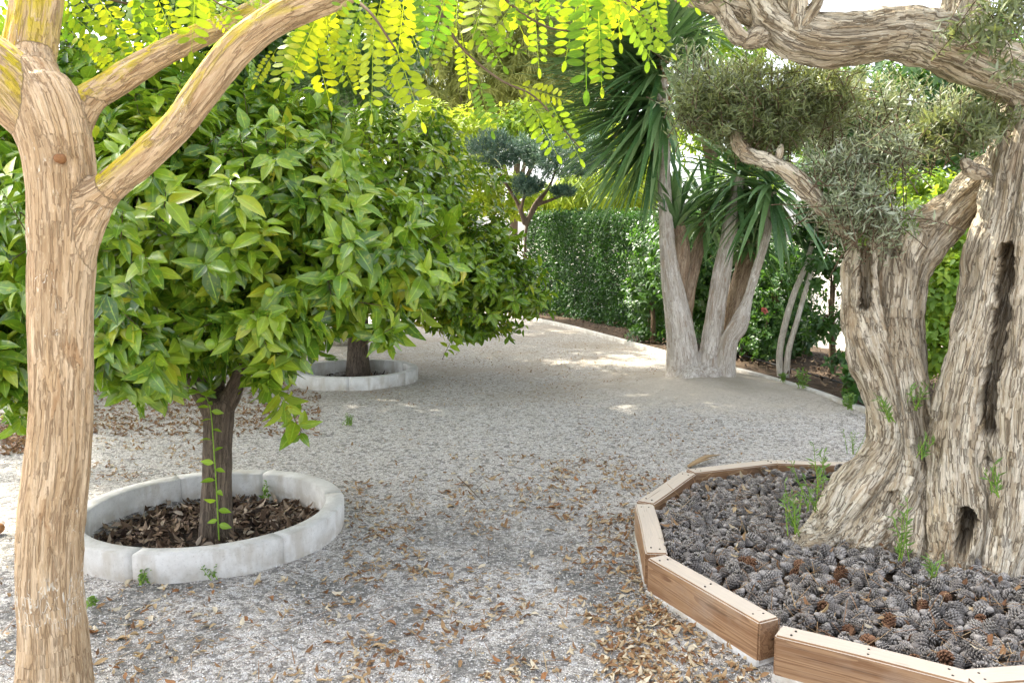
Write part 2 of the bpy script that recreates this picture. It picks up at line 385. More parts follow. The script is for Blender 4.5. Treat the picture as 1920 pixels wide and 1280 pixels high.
M['wispy'] = leaf_mat('wispy_leaf', [(.16, .19, .08), (.26, .28, .1), (.38, .38, .14)], [(.34, .4, .1), (.52, .55, .15)], .45, .6, .2, mid=0)
M['golden'] = leaf_mat('golden_leaf', [(.17, .25, .02), (.27, .36, .03), (.38, .42, .04)], [(.36, .5, .03), (.56, .64, .04)], .45, .5, .3, mid=0)
M['sprout'] = leaf_mat('olive_sprout_leaf', [(.08, .16, .03), (.15, .26, .06)], [(.25, .4, .06), (.35, .5, .1)], .3, .45, .4, mid=0)
M['fruit'] = plain('green_orange_skin', (.12, .22, .015), (.2, .32, .02), 20, .4, .3, .001, .5)
M['locust_bark'] = bark_mat('locust_bark', (.22, .12, .058), (.55, .375, .21), (.74, .56, .365), 1.35, 1, flakes=(.80, .73, .6), lichen=(.58, .45, .025), bd=.010, tile=.1, ck=.5, extra=(.40, .22, .10))
M['olive_bark'] = bark_mat('olive_bark', (.085, .056, .032), (.46, .365, .24), (.76, .68, .535), 1.15, 1.1, bd=.018, extra=(.30, .19, .095), tile=.12, ck=.74)
M['grey_bark'] = bark_mat('citrus_bark', (.04, .032, .025), (.12, .09, .065), (.22, .17, .12), 1.4, 1, bd=.006)
M['yucca_bark'] = bark_mat('yucca_bark', (.30, .23, .17), (.58, .515, .435), (.77, .72, .645), .8, 1, bd=.006, extra=(.36, .24, .15))
M['yucca_brown'] = bark_mat('brown_yucca_bark', (.14, .09, .055), (.38, .265, .17), (.54, .42, .30), .9, 1, bd=.014)
M['pale_bark'] = bark_mat('pale_bark', (.3, .25, .18), (.6, .54, .44), (.74, .69, .6), 1.6, 1, bd=.004)
M['far_bark'] = plain('far_bark', (.09, .065, .045), (.17, .125, .09), 6, .9, .6, .02, .2, (1, 1, .2))
M['pale_wood'] = plain('pale_wood', (.22, .18, .12), (.32, .27, .19), 6, .9, .6, .02, .2, (1, 1, .2))
M['twig'] = plain('twig_bark', (.07, .05, .03), (.15, .1, .06), 14)
M['stub'] = plain('cut_stub', (.20, .09, .035), (.32, .16, .07), 40)
M['green_stem'] = plain('green_stem', (.15, .28, .03), (.25, .38, .05), 14)

def concrete():
    m = N('concrete'); v = m.n('TexCoord').outputs['Object']
    n1 = m.noise(v, 4, 6, .65); n2 = m.noise(v, 90, 3, .7); n3 = m.noise(m.smap(v, (9, 9, 2)), 1.0, 4)
    c = m.mix(m.step(n1, .35, .7), (.50, .485, .44), (.68, .665, .62))
    c = m.mix(m.math('MULTIPLY', m.step(n3, .50, .70), .6), c, (.40, .35, .27)); gz = m.n('SeparateXYZ', {0: m.n('NewGeometry').outputs['Position']}).outputs['Z']; c = m.mix(m.math('MULTIPLY', m.math('MULTIPLY', m.step(gz, .09, .0), m.step(m.noise(v, 11, 4), .35, .6)), .6), c, (.36, .31, .24))
    c = m.mix(m.math('MULTIPLY', m.step(n2, .56, .70), .35), c, (.25, .23, .2))
    pit = m.n('TexVoronoi', {'Vector': v, 'Scale': 60.0}).outputs['Distance']
    return m.done(c, .9, m.bump(m.math('ADD', n2, m.math('MULTIPLY', m.step(pit, .0, .18), .8)), .6, .003), .2)
M['concrete'] = concrete()

def wood():
    m = N('timber'); v = m.n('TexCoord').outputs['Object']; info = m.n('ObjectInfo').outputs['Random']
    off = m.n('VectorMath', {0: v, 1: m.n('CombineXYZ', {0: m.math('MULTIPLY', info, 31.0), 1: m.math('MULTIPLY', info, 7.0), 2: info}).outputs[0]}, operation='ADD').outputs[0]
    g = m.n('TexNoise', {'Vector': m.smap(off, (.9, 14, 14)), 'Scale': 1.0, 'Detail': 2, 'Distortion': .6}).outputs['Fac']
    ring = m.math('FRACT', m.math('MULTIPLY', g, 9.0)); fine = m.noise(m.smap(off, (6, 180, 180)), 1, 3)
    c = m.mix(m.step(ring, .1, .9), (.215, .112, .054), (.345, .205, .105))
    c = m.mix(m.math('MULTIPLY', m.step(fine, .4, .65), .3), c, (.46, .31, .19))
    wth = m.noise(off, 3, 5); c = m.mix(m.math('MULTIPLY', m.step(wth, .5, .75), .35), c, (.42, .36, .29))
    nz = m.n('SeparateXYZ', {0: m.n('NewGeometry').outputs['Normal']}).outputs['Z']
    c = m.mix(m.math('MULTIPLY', m.step(nz, .6, .95), .7), c, (.63, .575, .485))       # skylight painted in: upward faces mixed paler
    kn = m.n('TexVoronoi', {'Vector': m.smap(off, (2.2, 9, 9)), 'Scale': 1.0}).outputs['Distance']
    c = m.mix(m.math('MULTIPLY', m.step(kn, .14, .05), .75), c, (.16, .08, .04))
    ck = m.noise(m.smap(off, (2.4, 55, 55)), 1, 3, .5, .4)
    c = m.mix(m.math('MULTIPLY', m.step(ck, .66, .72), .6), c, (.1, .06, .035))
    return m.done(c, .75, m.bump(m.math('ADD', m.math('MULTIPLY', ring, .4), fine), .5, .002), .25)
M['wood'] = wood()

YB = P(1312, 712, z=.0)                                 # where the yucca stands
def gravel():
    m = N('gravel'); geo = m.n('NewGeometry'); v = geo.outputs['Position']; xyz = m.n('SeparateXYZ', {0: v})
    vo = m.n('TexVoronoi', {'Vector': v, 'Scale': 95.0}); cell = m.n('SeparateColor', {0: vo.outputs['Color']}).outputs[0]
    vo2 = m.n('TexVoronoi', {'Vector': v, 'Scale': 38.0}); cell2 = m.n('SeparateColor', {0: vo2.outputs['Color']}).outputs[0]
    c = m.ramp(cell, [(0, (.20, .178, .148)), (.2, (.46, .425, .375)), (.55, (.655, .615, .555)), (1, (.85, .81, .745))])
    c = m.mix(m.math('MULTIPLY', m.step(cell2, .82, .86), .7), c, (.17, .16, .15)); c = m.mix(m.math('MULTIPLY', m.step(cell2, .12, .08), .7), c, (.80, .79, .77))
    ed = m.n('TexVoronoi', {'Vector': v, 'Scale': 95.0}, feature='DISTANCE_TO_EDGE').outputs['Distance']
    c = m.mix(m.math('MULTIPLY', m.step(ed, .16, .02), .6), c, (.13, .12, .105))
    # stains: mossy dark patches in the near path, brown soil further on
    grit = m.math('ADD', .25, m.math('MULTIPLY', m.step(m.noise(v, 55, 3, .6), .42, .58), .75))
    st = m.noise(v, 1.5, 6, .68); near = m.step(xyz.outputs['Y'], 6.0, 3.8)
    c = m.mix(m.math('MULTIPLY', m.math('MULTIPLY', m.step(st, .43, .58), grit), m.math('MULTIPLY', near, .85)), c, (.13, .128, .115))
    st2 = m.noise(v, 7, 5, .7); c = m.mix(m.math('MULTIPLY', m.step(st2, .56, .72), .42), c, (.2, .17, .13))
    yd = m.n('VectorMath', {0: v, 1: (float(YB[0]) + .1, float(YB[1]) - .5, 0)}, operation='DISTANCE').outputs['Value']; dn = m.noise(v, 2.2, 5, .65)
    c = m.mix(m.math('MULTIPLY', m.step(m.math('ADD', yd, m.math('MULTIPLY', dn, 2.2)), 3.1, 1.7), .75), c, (.62, .55, .45))
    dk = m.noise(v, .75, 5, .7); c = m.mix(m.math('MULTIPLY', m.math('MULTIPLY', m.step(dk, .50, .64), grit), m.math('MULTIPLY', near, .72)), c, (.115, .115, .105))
    far = m.step(xyz.outputs['Y'], 7.2, 9.4); br = m.noise(v, .9, 5, .6)
    c = m.mix(m.math('MULTIPLY', far, m.math('ADD', .34, m.math('MULTIPLY', m.step(br, .42, .62), .36))), c, (.36, .305, .235))
    h = m.math('ADD', m.step(ed, 0, .3), m.math('MULTIPLY', m.noise(v, 45, 4), .8))
    return m.done(c, .92, m.bump(h, .8, .006), .2)
M['gravel'] = gravel()
def soil(name, a, b):
    m = N(name); v = m.n('NewGeometry').outputs['Position']; n1 = m.noise(v, 9, 6, .7); n2 = m.noise(v, 70, 4, .7)
    c = m.mix(m.step(n1, .35, .65), a, b); c = m.mix(m.math('MULTIPLY', m.step(n2, .55, .7), .5), c, tuple(x * 1.9 for x in b))
    return m.done(c, .95, m.bump(m.math('ADD', n1, n2), 1, .02), .15)
M['soil'] = soil('planting_soil', (.06, .045, .03), (.13, .09, .06))
M['soil_dark'] = soil('bed_soil', (.03, .023, .017), (.07, .05, .035))
M['pebble'] = (lambda m: m.done(m.ramp(m.attr('rnd').outputs['Fac'], [(0, (.16, .15, .14)), (.35, (.45, .43, .4)), (.7, (.63, .61, .58)), (1, (.82, .8, .77))]), .85, None, .25))(N('pebble'))
M['dry'] = (lambda m: m.done(m.ramp(m.attr('rnd').outputs['Fac'], [(0, (.08, .045, .026)), (.3, (.19, .09, .042)), (.58, (.30, .18, .085)), (.82, (.46, .34, .19)), (1, (.62, .53, .37))]), .75, None, .25, .15, (.5, .35, .15, 1)))(N('dry_leaf'))
M['mulch'] = (lambda m: m.done(m.ramp(m.attr('rnd').outputs['Fac'], [(0, (.035, .025, .02)), (.4, (.12, .075, .045)), (.75, (.25, .18, .12)), (1, (.4, .33, .25))]), .85, None, .2))(N('bark_mulch'))
M['dry_rust'] = plain('rust_leaf', (.24, .10, .04), (.36, .18, .07), 30, .7); M['dry_tan'] = plain('tan_leaf', (.40, .27, .13), (.52, .38, .2), 30, .7)
M['dry_pale'] = plain('pale_dry_leaf', (.55, .46, .3), (.68, .6, .45), 30, .7)
M['cone_grey'] = plain('grey_cone_scale', (.19, .17, .15), (.48, .445, .405), 60, .85, .4, .002); M['cone_brown'] = plain('brown_cone_scale', (.14, .066, .034), (.26, .14, .08), 60, .8, .4, .002)
M['cone_dark'] = plain('dark_cone_scale', (.12, .105, .092), (.31, .28, .25), 60, .85, .4, .002)
M['hose'] = plain('black_hose', (.012, .012, .012), (.03, .03, .03), 30, .45, .1)
M['screw'] = plain('screw_head', (.03, .025, .02), (.06, .05, .04), 50, .5)
M['flower'] = plain('pink_petal', (.55, .16, .12), (.65, .25, .2), 30, .6)

# =================================================================== SETTING
def ring_at(u, vb, vf):
    yc_ = (P(u, vb, z=.13)[1] + P(u, vf, z=.13)[1]) / 2; t = (P(u, vb, z=.13)[1] - yc_) / (P(u, vb, z=.13)[1] - P(u, vf, z=.13)[1]); v = vb + (vf - vb) * .5
    for _ in range(20): v += (P(u, v, z=.13)[1] - yc_) * 30
    return P(u, v, z=.13)
ring_c = [ring_at(392, 878, 1043), ring_at(666, 672.5, 709), ring_at(112, 672.5, 709)]
ring_r = [248 * mpp(392, 950, ring_c[0][1] / S), 117 * mpp(666, 690, ring_c[1][1] / S), 117 * mpp(112, 690, ring_c[2][1] / S)]
print('rings', ring_c, ring_r)
for c in ring_c: c[2] = 0
def ground_h(x, y):
    p = np.stack([x, y, np.zeros_like(x)], 1)
    h = .012 * fbm(p * .8, 3) + .008 * pnoise(p * 4)
    d2 = ((x - YB[0]) / .75) ** 2 + ((y - YB[1] + .1) / .65) ** 2
    h = h + .075 * np.exp(-d2) + .05 * np.exp(-(((x - YB[0] - .3) / 1.3) ** 2 + ((y - YB[1] + 1.1) / 1.0) ** 2))
    for c, q in zip(ring_c, ring_r): h = np.where(np.hypot(x - c[0], y - c[1]) < q - .14, -.16, h)
    return h - .012
near_x = np.arange(-9, 9.01, .07); near_y = np.arange(.4, 21, .07)
gx = np.concatenate([-np.geomspace(400, 9.3, 22), near_x, np.geomspace(9.3, 400, 22)])
gy = np.concatenate([-np.geomspace(200, 1, 14), near_y, np.geomspace(21.3, 500, 24)])
X, Y = np.meshgrid(gx, gy); nx, ny = len(gx), len(gy)
V = np.stack([X.ravel(), Y.ravel(), ground_h(X.ravel(), Y.ravel())], 1)
i = np.arange(ny - 1)[:, None] * nx + np.arange(nx - 1)[None]
g_ = link('ground', mesh_np('ground', V, [np.stack([i, i + 1, i + nx + 1, i + nx], -1).reshape(-1, 4)]), M['gravel']); tag(g_, 'pale grey gravel path with darker stained patches', kind='structure')

kp = [P(900, 585, z=0), P(1025, 605, z=0), P(1140, 634, z=0), P(1250, 665, z=0), P(1400, 702, z=0), P(1520, 737, z=0), P(1632, 777, z=0), np.array([3.9, 5.65, 0]), np.array([4.25, 2.6, 0]), np.array([4.3, -.5, 0])]
K = spline(np.array(kp), 90)
T_ = nrm(np.gradient(K, axis=0)); Nr = np.stack([-T_[:, 1], T_[:, 0], T_[:, 2] * 0], 1)   # points to the planted side
def ribbon(name, prof, mat, **kw):
    """prof: list of (offset across, height) swept along the kerb line"""
    mb = MB(); k = len(prof); V = np.stack([K + Nr * o + [0, 0, h] for o, h in prof], 1).reshape(-1, 3)
    a = np.arange(len(K) - 1)[:, None] * k + np.arange(k - 1)[None]
    mb.add(V, np.stack([a, a + 1, a + k + 1, a + k], -1).reshape(-1, 4)); return mb.build(name, mat, smooth=False)
tag(ribbon('kerb', [(-.035, -.08), (-.035, .045), (-.028, .052), (.028, .052), (.035, .045), (.035, -.08)], M['concrete']), 'narrow white concrete edging kerb', kind='structure')
# planted strip behind the kerb
mb = MB(); offs = np.linspace(.03, 2.6, 22); k = len(offs)
V = np.stack([K + Nr * o for o in offs], 1).reshape(-1, 3); V[:, 2] = .03 + .035 * fbm(V * 1.7, 3) + .02 * pnoise(V * 6)
V[k - 1::k, 2] = -.1
a = np.arange(len(K) - 1)[:, None] * k + np.arange(k - 1)[None]; mb.add(V, np.stack([a, a + 1, a + k + 1, a + k], -1).reshape(-1, 4))
tag(mb.build('planting_strip', M['soil']), 'dark soil of the planting strip behind the kerb', kind='structure')

# =================================================================== CONCRETE RINGS
def concrete_ring(base, label, joints, seed, ro):
    t = thing('concrete_ring', label, 'tree ring', base, 'concrete rings round the orange trees'); ri, h = ro - .105, .13
    b = np.array(base)
    for k in range(len(joints)):
        a0, a1 = joints[k], joints[(k + 1) % len(joints)] + (360 if k == len(joints) - 1 else 0)
        th = np.radians(np.linspace(a0 + .1, a1 - .1, 16)); bev = .008; tip = .0012 * math.sin(seed + k * 2.1)
        prof = [(ri, -.16), (ri, h - bev), (ri + bev, h), (ro - bev, h), (ro, h - bev), (ro, -.16)]; kk = len(prof)
        V = np.array([[math.cos(q) * r, math.sin(q) * r, z + tip * (z > 0)] for q in th for r, z in prof])
        V[:, :2] += .0015 * pnoise(V * 14 + seed)[:, None]; V = V + b
        i = np.arange(len(th) - 1)[:, None] * kk + np.arange(kk - 1)[None]; mb = MB()
        Q = np.stack([i, i + kk, i + kk + 1, i + 1], -1).reshape(-1, 4)
        e = (len(th) - 1) * kk; caps = [(0, 1, 4, 5), (1, 2, 3, 4), (e + 5, e + 4, e + 1, e), (e + 4, e + 3, e + 2, e + 1)]
        mb.add(V, np.vstack([Q, caps])); mb.build('ring_segment', M['concrete'], t, smooth=False)
    return t
concrete_ring(ring_c[0], 'large white concrete ring nearest the camera, filled with dry brown leaves', [20, 80, 125, 205, 262, 318], 1, ring_r[0])
concrete_ring(ring_c[1], 'further white concrete ring, round the second orange tree with dark earth inside', [35, 100, 160, 215, 275, 330], 2, ring_r[1])
concrete_ring(ring_c[2], 'white concrete ring at the far left, mostly hidden behind trunk and low leaves', [10, 70, 130, 190, 250, 310], 3, ring_r[2])
for j, c in enumerate(ring_c):
    mb = MB(); rr = np.linspace(0, ring_r[j] - .08, 9); th = np.linspace(0, 2 * math.pi, 40, endpoint=False)
    V = np.array([[r * math.cos(q), r * math.sin(q), 0] for r in rr for q in th]); V[:, 2] = -.055 + .015 * pnoise(V * 5 + j) + .006 * pnoise(V * 17)
    i = np.arange(8)[:, None] * 40; q = np.arange(40)[None]; q2 = (q + 1) % 40
    mb.add(V + c, np.stack([i + q, i + q2, i + 40 + q2, i + 40 + q], -1).reshape(-1, 4))
    tag(mb.build('ring_soil', M['soil_dark']), 'dark earth inside a concrete ring', kind='structure')

# dry curled leaf used everywhere on the floor
DRYT = leaf_grid([(0, .03), (.3, .2), (.65, .19), (1, .01)], .75, .35); DRYS = leaf_grid([(0, .03), (.5, .2), (1, .01)], .5, .35)
def flat_scatter(mb, tpl, xy, z, size, seed, tilt=.35, rnd=None, width=1.0):
    g = np.random.default_rng(seed); n = len(xy); a = g.random(n) * 6.283
    d = np.stack([np.cos(a), np.sin(a), g.normal(size=n) * tilt], 1); nh = nrm(np.stack([g.normal(size=n) * tilt, g.normal(size=n) * tilt, np.where(g.random(n) < .5, 1., -1.)], 1))
    pos = np.column_stack([xy, z]); place(mb, tpl, pos, d, nh, size, g.random(n) if rnd is None else rnd, width)
def in_ring(c, n, g, rmax=.6, rmin=.1):
    r = np.sqrt(g.random(n)) * (rmax - rmin) + rmin; a = g.random(n) * 6.283; return np.stack([c[0] + r * np.cos(a), c[1] + r * np.sin(a)], 1)
g = np.random.default_rng(11); mb = MB(); xy = in_ring(ring_c[0], 1500, g, ring_r[0] - .13)
flat_scatter(mb, DRYT, xy, -.04 + .035 * g.random(1500), .035 + .045 * g.random(1500), 12, .4)
tag(mb.build('bark_mulch', M['mulch']), 'brown dry leaves and bark chips filling the front ring', kind='stuff')
g = np.random.default_rng(13); mb = MB()
for c in ring_c[1:]: xy = in_ring(c, 260, g); flat_scatter(mb, DRYT, xy, -.035 + .02 * g.random(260), .03 + .04 * g.random(260), 14, .3, g.random(260) * .5)
tag(mb.build('bark_mulch', M['mulch']), 'thin dark leaf litter inside the two further rings', kind='stuff')

# =================================================================== TIMBER EDGED BED
def beam(u0, v0, u1, v1, label, zt=.165, w=.105, h=.178, screws=2, dz=0.0):
    a, b = P(u0, v0, z=zt), P(u1, v1, z=zt); d = b - a; L = np.linalg.norm(d); ang = math.atan2(d[1], d[0])
    t = thing('timber_beam', label, 'timber beam', (a[0], a[1], 0), 'timber beams edging the olive bed'); t.rotation_euler = (0, 0, ang)
    import bmesh
    bm = bmesh.new(); bmesh.ops.create_cube(bm, size=1)
    for v in bm.verts: v.co = Vector(((v.co.x + .5) * L, (v.co.y + .5) * w, zt + dz + (v.co.z - .5) * h))
    bmesh.ops.bevel(bm, geom=list(bm.edges), offset=.007, segments=2, affect='EDGES')
    bmesh.ops.subdivide_edges(bm, edges=[e for e in bm.edges if e.calc_length() > .2], cuts=12, use_grid_fill=True)
    for v in bm.verts:
        v.co.y += .002 * math.sin(v.co.x * 9 + ang); v.co.z += .0015 * math.sin(v.co.x * 7 + ang * 3)
    me = bpy.data.meshes.new('plank'); bm.to_mesh(me); bm.free(); link('plank', me, M['wood'], t)
    for x in ([.06, L - .06] if screws == 2 else [.06, L * .5, L - .06]):
        for y in (.03, w - .035):
            s = MB(); s.add(*tube([(x + .01 * math.sin(x * 50 + y * 90), y, zt + dz - .002), (x + .01 * math.sin(x * 50 + y * 90), y, zt + dz + .0025)], [.0048, .0045], 8)); s.build('screw', M['screw'], t, base=(0, 0, 0))
    return a, b, t
BE = [beam(1600, 866, 1452, 861, 'timber beam at the back of the bed, its right end touching the olive trunk'),
      beam(1447, 860, 1286, 879, 'back timber beam left of the one touching the olive trunk'),
      beam(1277, 883, 1194, 938, 'slanting short timber beam on the back left of the bed, beside the dry palm leaf'),
      beam(1191, 944, 1211, 1036, 'shortest timber beam, pointing at the camera on the left side of the bed'),
      beam(1214, 1045, 1424, 1167, 'front left timber beam whose dark sawn end shows at the open joint', screws=3),
      beam(1452, 1189, 1819, 1282, 'longest timber beam along the bottom right, in front of the pine cones', screws=3),
      beam(1830, 1284, 2300, 1250, 'yellower timber beam cut off by the bottom right corner', screws=3)]
mb = MB(); q = [np.array([b[0][0], b[0][1], 0]) for b in BE] + [np.array([BE[-1][1][0], BE[-1][1][1], 0])]
for k in range(3, 6):
    a, b = np.array(BE[k][0]), np.array(BE[k][1]); d = nrm(b - a); n_ = np.array([-d[1], d[0], 0]); a = a - n_ * .007; b = b - n_ * .007
    mb.add([(*(a)[:2], -.04), (*(b)[:2], -.04), (*(b + n_ * .17)[:2], -.04), (*(a + n_ * .17)[:2], -.04), (*(a)[:2], .008), (*(b)[:2], .008), (*(b + n_ * .17)[:2], .008), (*(a + n_ * .17)[:2], .008)],
           [(4, 5, 6, 7), (0, 1, 5, 4), (2, 3, 7, 6), (1, 2, 6, 5), (3, 0, 4, 7)])
tag(mb.build('bed_footing', M['concrete'], smooth=False), 'thin concrete footing under the timber beams', kind='structure')
poly = np.array([b[0][:2] for b in BE] + [BE[-1][1][:2], (4.1, 3.7), (3.9, 5.4), (2.9, 6.15)])
def inside(xy, pl):
    x, y = xy[:, 0], xy[:, 1]; r = np.zeros(len(xy), bool); j = len(pl) - 1
    for i in range(len(pl)):
        xi, yi = pl[i]; xj, yj = pl[j]; r ^= ((yi > y) != (yj > y)) & (x < (xj - xi) * (y - yi) / (yj - yi + 1e-12) + xi); j = i
    return r
cen = poly.mean(0)
def poly_dist(xy, pl):
    d = np.full(len(xy), 9.)
    for i in range(len(pl)):
        a, b = pl[i - 1], pl[i]; e = b - a; t = np.clip(((xy - a) @ e) / (e @ e), 0, 1); d = np.minimum(d, np.linalg.norm(xy - a - t[:, None] * e, axis=1))
    return d
gx_, gy_ = np.arange(poly[:, 0].min(), poly[:, 0].max(), .04), np.arange(poly[:, 1].min(), poly[:, 1].max(), .04)
XX, YY = np.meshgrid(gx_, gy_); xy = np.stack([XX.ravel(), YY.ravel()], 1); ok = inside(xy, poly) & (poly_dist(xy, poly) > .05)
Z = .085 + .02 * fbm(np.column_stack([xy * 2.5, xy[:, 0] * 0]), 3); i = (np.arange(len(gy_) - 1)[:, None] * len(gx_) + np.arange(len(gx_) - 1)[None])
Q = np.stack([i, i + 1, i + len(gx_) + 1, i + len(gx_)], -1).reshape(-1, 4); Q = Q[ok[Q].all(1)]
bed = link('bed_soil', mesh_np('bed_soil', np.column_stack([xy, Z]), [Q]), M['soil_dark']); tag(bed, 'dark earth under the pine cones in the bed', kind='structure')

# =================================================================== GNARLED OLIVE
OB = P(1760, 1010, z=.05); OB = np.array([OB[0], OB[1] + .1, .05])
ol = thing('olive_tree', 'old gnarled olive tree with twin hollow trunks, standing in the timber edged bed', 'olive tree', OB)
och = [[(1505, 1020, 3.46, 16), (1555, 995, 3.55, 40), (1610, 925, 3.65, 47), (1660, 850, 3.7, 36), (1668, 780, 3.75, 34), (1645, 700, 3.78, 37), (1624, 640, 3.8, 36), (1609, 560, 3.8, 25), (1618, 470, 3.85, 22), (1632, 440, 3.87, 18)],
       [(1600, 1040, 3.45, 40), (1660, 960, 3.62, 62), (1690, 880, 3.72, 58), (1688, 790, 3.78, 52), (1672, 690, 3.82, 52), (1670, 600, 3.85, 40), (1676, 500, 3.9, 36), (1690, 440, 3.92, 32)],
       [(1700, 1055, 3.4, 40), (1708, 950, 3.62, 44), (1702, 850, 3.75, 42), (1708, 760, 3.85, 28), (1710, 690, 3.9, 21), (1702, 590, 3.95, 24), (1708, 510, 4.0, 29), (1755, 432, 4.05, 36), (1825, 362, 4.15, 36), (1900, 300, 4.3, 34)],
       [(1640, 440, 3.95, 25), (1690, 425, 3.95, 26), (1740, 415, 4.05, 30), (1790, 385, 4.12, 30)],
       [(1625, 600, 3.98, 26), (1640, 520, 4.0, 30), (1650, 450, 4.0, 30)],
       [(1785, 1085, 3.25, 42), (1795, 990, 3.42, 52), (1795, 890, 3.55, 50), (1796, 800, 3.62, 44), (1816, 700, 3.66, 40), (1840, 600, 3.7, 40), (1858, 500, 3.75, 42), (1884, 400, 3.8, 42), (1905, 300, 3.85, 44), (1935, 200, 3.88, 45)],
       [(1868, 1090, 3.22, 40), (1888, 980, 3.38, 48), (1898, 880, 3.48, 40), (1902, 760, 3.55, 40), (1918, 640, 3.6, 42), (1938, 520, 3.65, 46), (1958, 400, 3.7, 56), (1975, 280, 3.8, 60), (1985, 150, 3.85, 60)],
       [(1990, 1090, 3.4, 80), (1985, 950, 3.55, 75), (1985, 800, 3.65, 70), (1995, 600, 3.75, 72), (2000, 400, 3.8, 70), (2010, 200, 3.9, 70), (2010, 60, 4.0, 55), (2030, -200, 4.1, 40)],
       [(1860, 1060, 3.75, 120), (1865, 880, 3.85, 105), (1875, 700, 3.92, 85), (1915, 500, 3.95, 75), (1950, 350, 3.98, 70)],
       [(1745, 1065, 3.4, 34), (1738, 940, 3.68, 44), (1742, 850, 3.78, 40), (1748, 780, 3.86, 26)],
       [(1840, 1070, 3.3, 26), (1832, 1040, 3.36, 26), (1836, 940, 3.46, 26), (1842, 880, 3.5, 24)],
       [(1985, 150, 3.85, 60), (1920, 142, 3.8, 50), (1850, 118, 3.75, 46), (1765, 80, 3.7, 50), (1690, 64, 3.7, 42), (1610, 72, 3.7, 44), (1530, 76, 3.7, 44), (1470, 55, 3.72, 42), (1432, 25, 3.74, 40), (1405, -50, 3.78, 34), (1390, -200, 3.9, 26)],
       [(1795, 90, 3.78, 40), (1812, 0, 3.82, 37), (1822, -120, 3.9, 33), (1800, -300, 4.0, 24)],
       [(1440, 62, 3.7, 16), (1398, 78, 3.65, 10), (1368, 50, 3.63, 8), (1348, 15, 3.62, 8), (1310, 2, 3.6, 6), (1270, -8, 3.58, 4)],
       [(1410, 40, 3.72, 14), (1375, 15, 3.68, 8), (1350, 8, 3.66, 6)],
       [(1495, 70, 3.66, 16), (1496, 20, 3.62, 11), (1488, -60, 3.6, 8)], [(1500, 50, 3.63, 10), (1530, 5, 3.6, 7), (1560, -60, 3.6, 5)],
       [(1850, 330, 3.75, 10), (1820, 318, 3.7, 7), (1808, 300, 3.7, 5)],
       [(1555, 405, 3.75, 9), (1540, 385, 3.75, 10), (1500, 340, 3.8, 11), (1450, 302, 3.9, 11), (1400, 285, 4.0, 11), (1380, 240, 4.1, 8)],
       [(1460, 305, 3.88, 7), (1465, 270, 3.9, 5)], [(1640, 470, 3.85, 12), (1590, 430, 3.8, 9), (1555, 405, 3.75, 9)]]
och = [chain_px(c) for c in och]
def dpath(rows, push=.03): return np.array([P(*r) + [0, -push, 0] for r in rows])
dents = [(dpath([(1884, 465, 3.62), (1880, 550, 3.58), (1866, 650, 3.54), (1850, 740, 3.5), (1850, 810, 3.48)], 0), .034, .3, (.58, .82, 0)),
         (dpath([(1621, 470, 3.72), (1622, 570, 3.7)], 0), .030, .28, (.42, .91, 0)),
         (dpath([(1812, 975, 3.29), (1806, 1018, 3.27)], 0), .040, .3, (.53, .85, -.05)),
         (dpath([(1725, 760, 3.7), (1745, 860, 3.62)], 0), .05, .08, (.45, .89, 0)),
         (dpath([(1672, 950, 3.4), (1668, 960, 3.4)], 0), .04, .05, (.45, .89, 0)),
         (dpath([(1668, 455, 3.74), (1672, 462, 3.74)], 0), .045, .1, (.42, .91, 0)),
         ]
organic('trunk', och, .0085, M['olive_bark'], ol, .034, (6.5, 6.5, .9), 3, dents, lump=.030)
oak = [lobe(1335, 190, 4.15, .24, .35, .17), lobe(1420, 195, 4.1, .34, .4, .26), lobe(1520, 175, 4.15, .27, .38, .2), lobe(1440, 250, 4.1, .22, .3, .12)]
def add_pad(parent, lobes, n, per, size, mat, seed, **kw):
    a = dict(tw=.13, up=.45, fa=.75, fs=1.0, droop=.08, jit=.9, var=.65, shell=(.35, 1.05), lump=.28, tback=1.15, clump=(7, -.16)); a.update(kw)
    tw_ = MB(); mb = foliage(lobes, n, per, OLIVE, size, seed, twig=tw_, **a); o = mb.build('foliage_pad', M[mat], parent); tw_.build('twig_tangle', M['twig'], o, base=parent['_b']); return o
add_pad(ol, oak, 1500, 13, .047, 'olive', 21)
add_pad(ol, [lobe(1790, 240, 3.75, .17, .25, .12), lobe(1840, 225, 3.8, .1, .2, .1)], 330, 12, .056, 'olive', 22)
add_pad(ol, [lobe(1610, 345, 3.72, .24, .25, .2), lobe(1570, 290, 3.75, .16, .2, .1), lobe(1660, 270, 3.8, .2, .25, .14), lobe(1640, 400, 3.7, .2, .2, .07), lobe(1560, 380, 3.75, .12, .2, .07)], 400, 15, .044, 'olive_pale', 23, tw=.24, jit=1.0, shell=(.1, 1.12), up=.8, fa=.8)
add_pad(ol, [lobe(1650, 165, 4.35, .35, .3, .16), lobe(1760, 190, 4.4, .3, .3, .18), lobe(1560, 190, 4.5, .3, .3, .25)], 280, 14, .047, 'olive_pale', 24, tw=.28, up=1.1, jit=.7)
add_pad(ol, [lobe(1310, 130, 4.3, .25, .3, .16), lobe(1380, 130, 4.3, .22, .3, .1)], 200, 11, .055, 'olive_pale', 25, tw=.26, up=1.3, jit=.6)
for l, n_, sd in [(lobe(1855, 60, 3.4, .14, .12, .13), 34, 261), (lobe(1905, 25, 3.4, .15, .12, .12), 26, 262), (lobe(1885, 125, 3.4, .06, .06, .1), 10, 263), (lobe(1790, 65, 3.45, .06, .06, .04), 9, 264)]:
    add_pad(ol, [l], n_, 11, .062, 'olive', sd, tw=.15, shell=(.1, 1.1), up=-.2, clump=None)
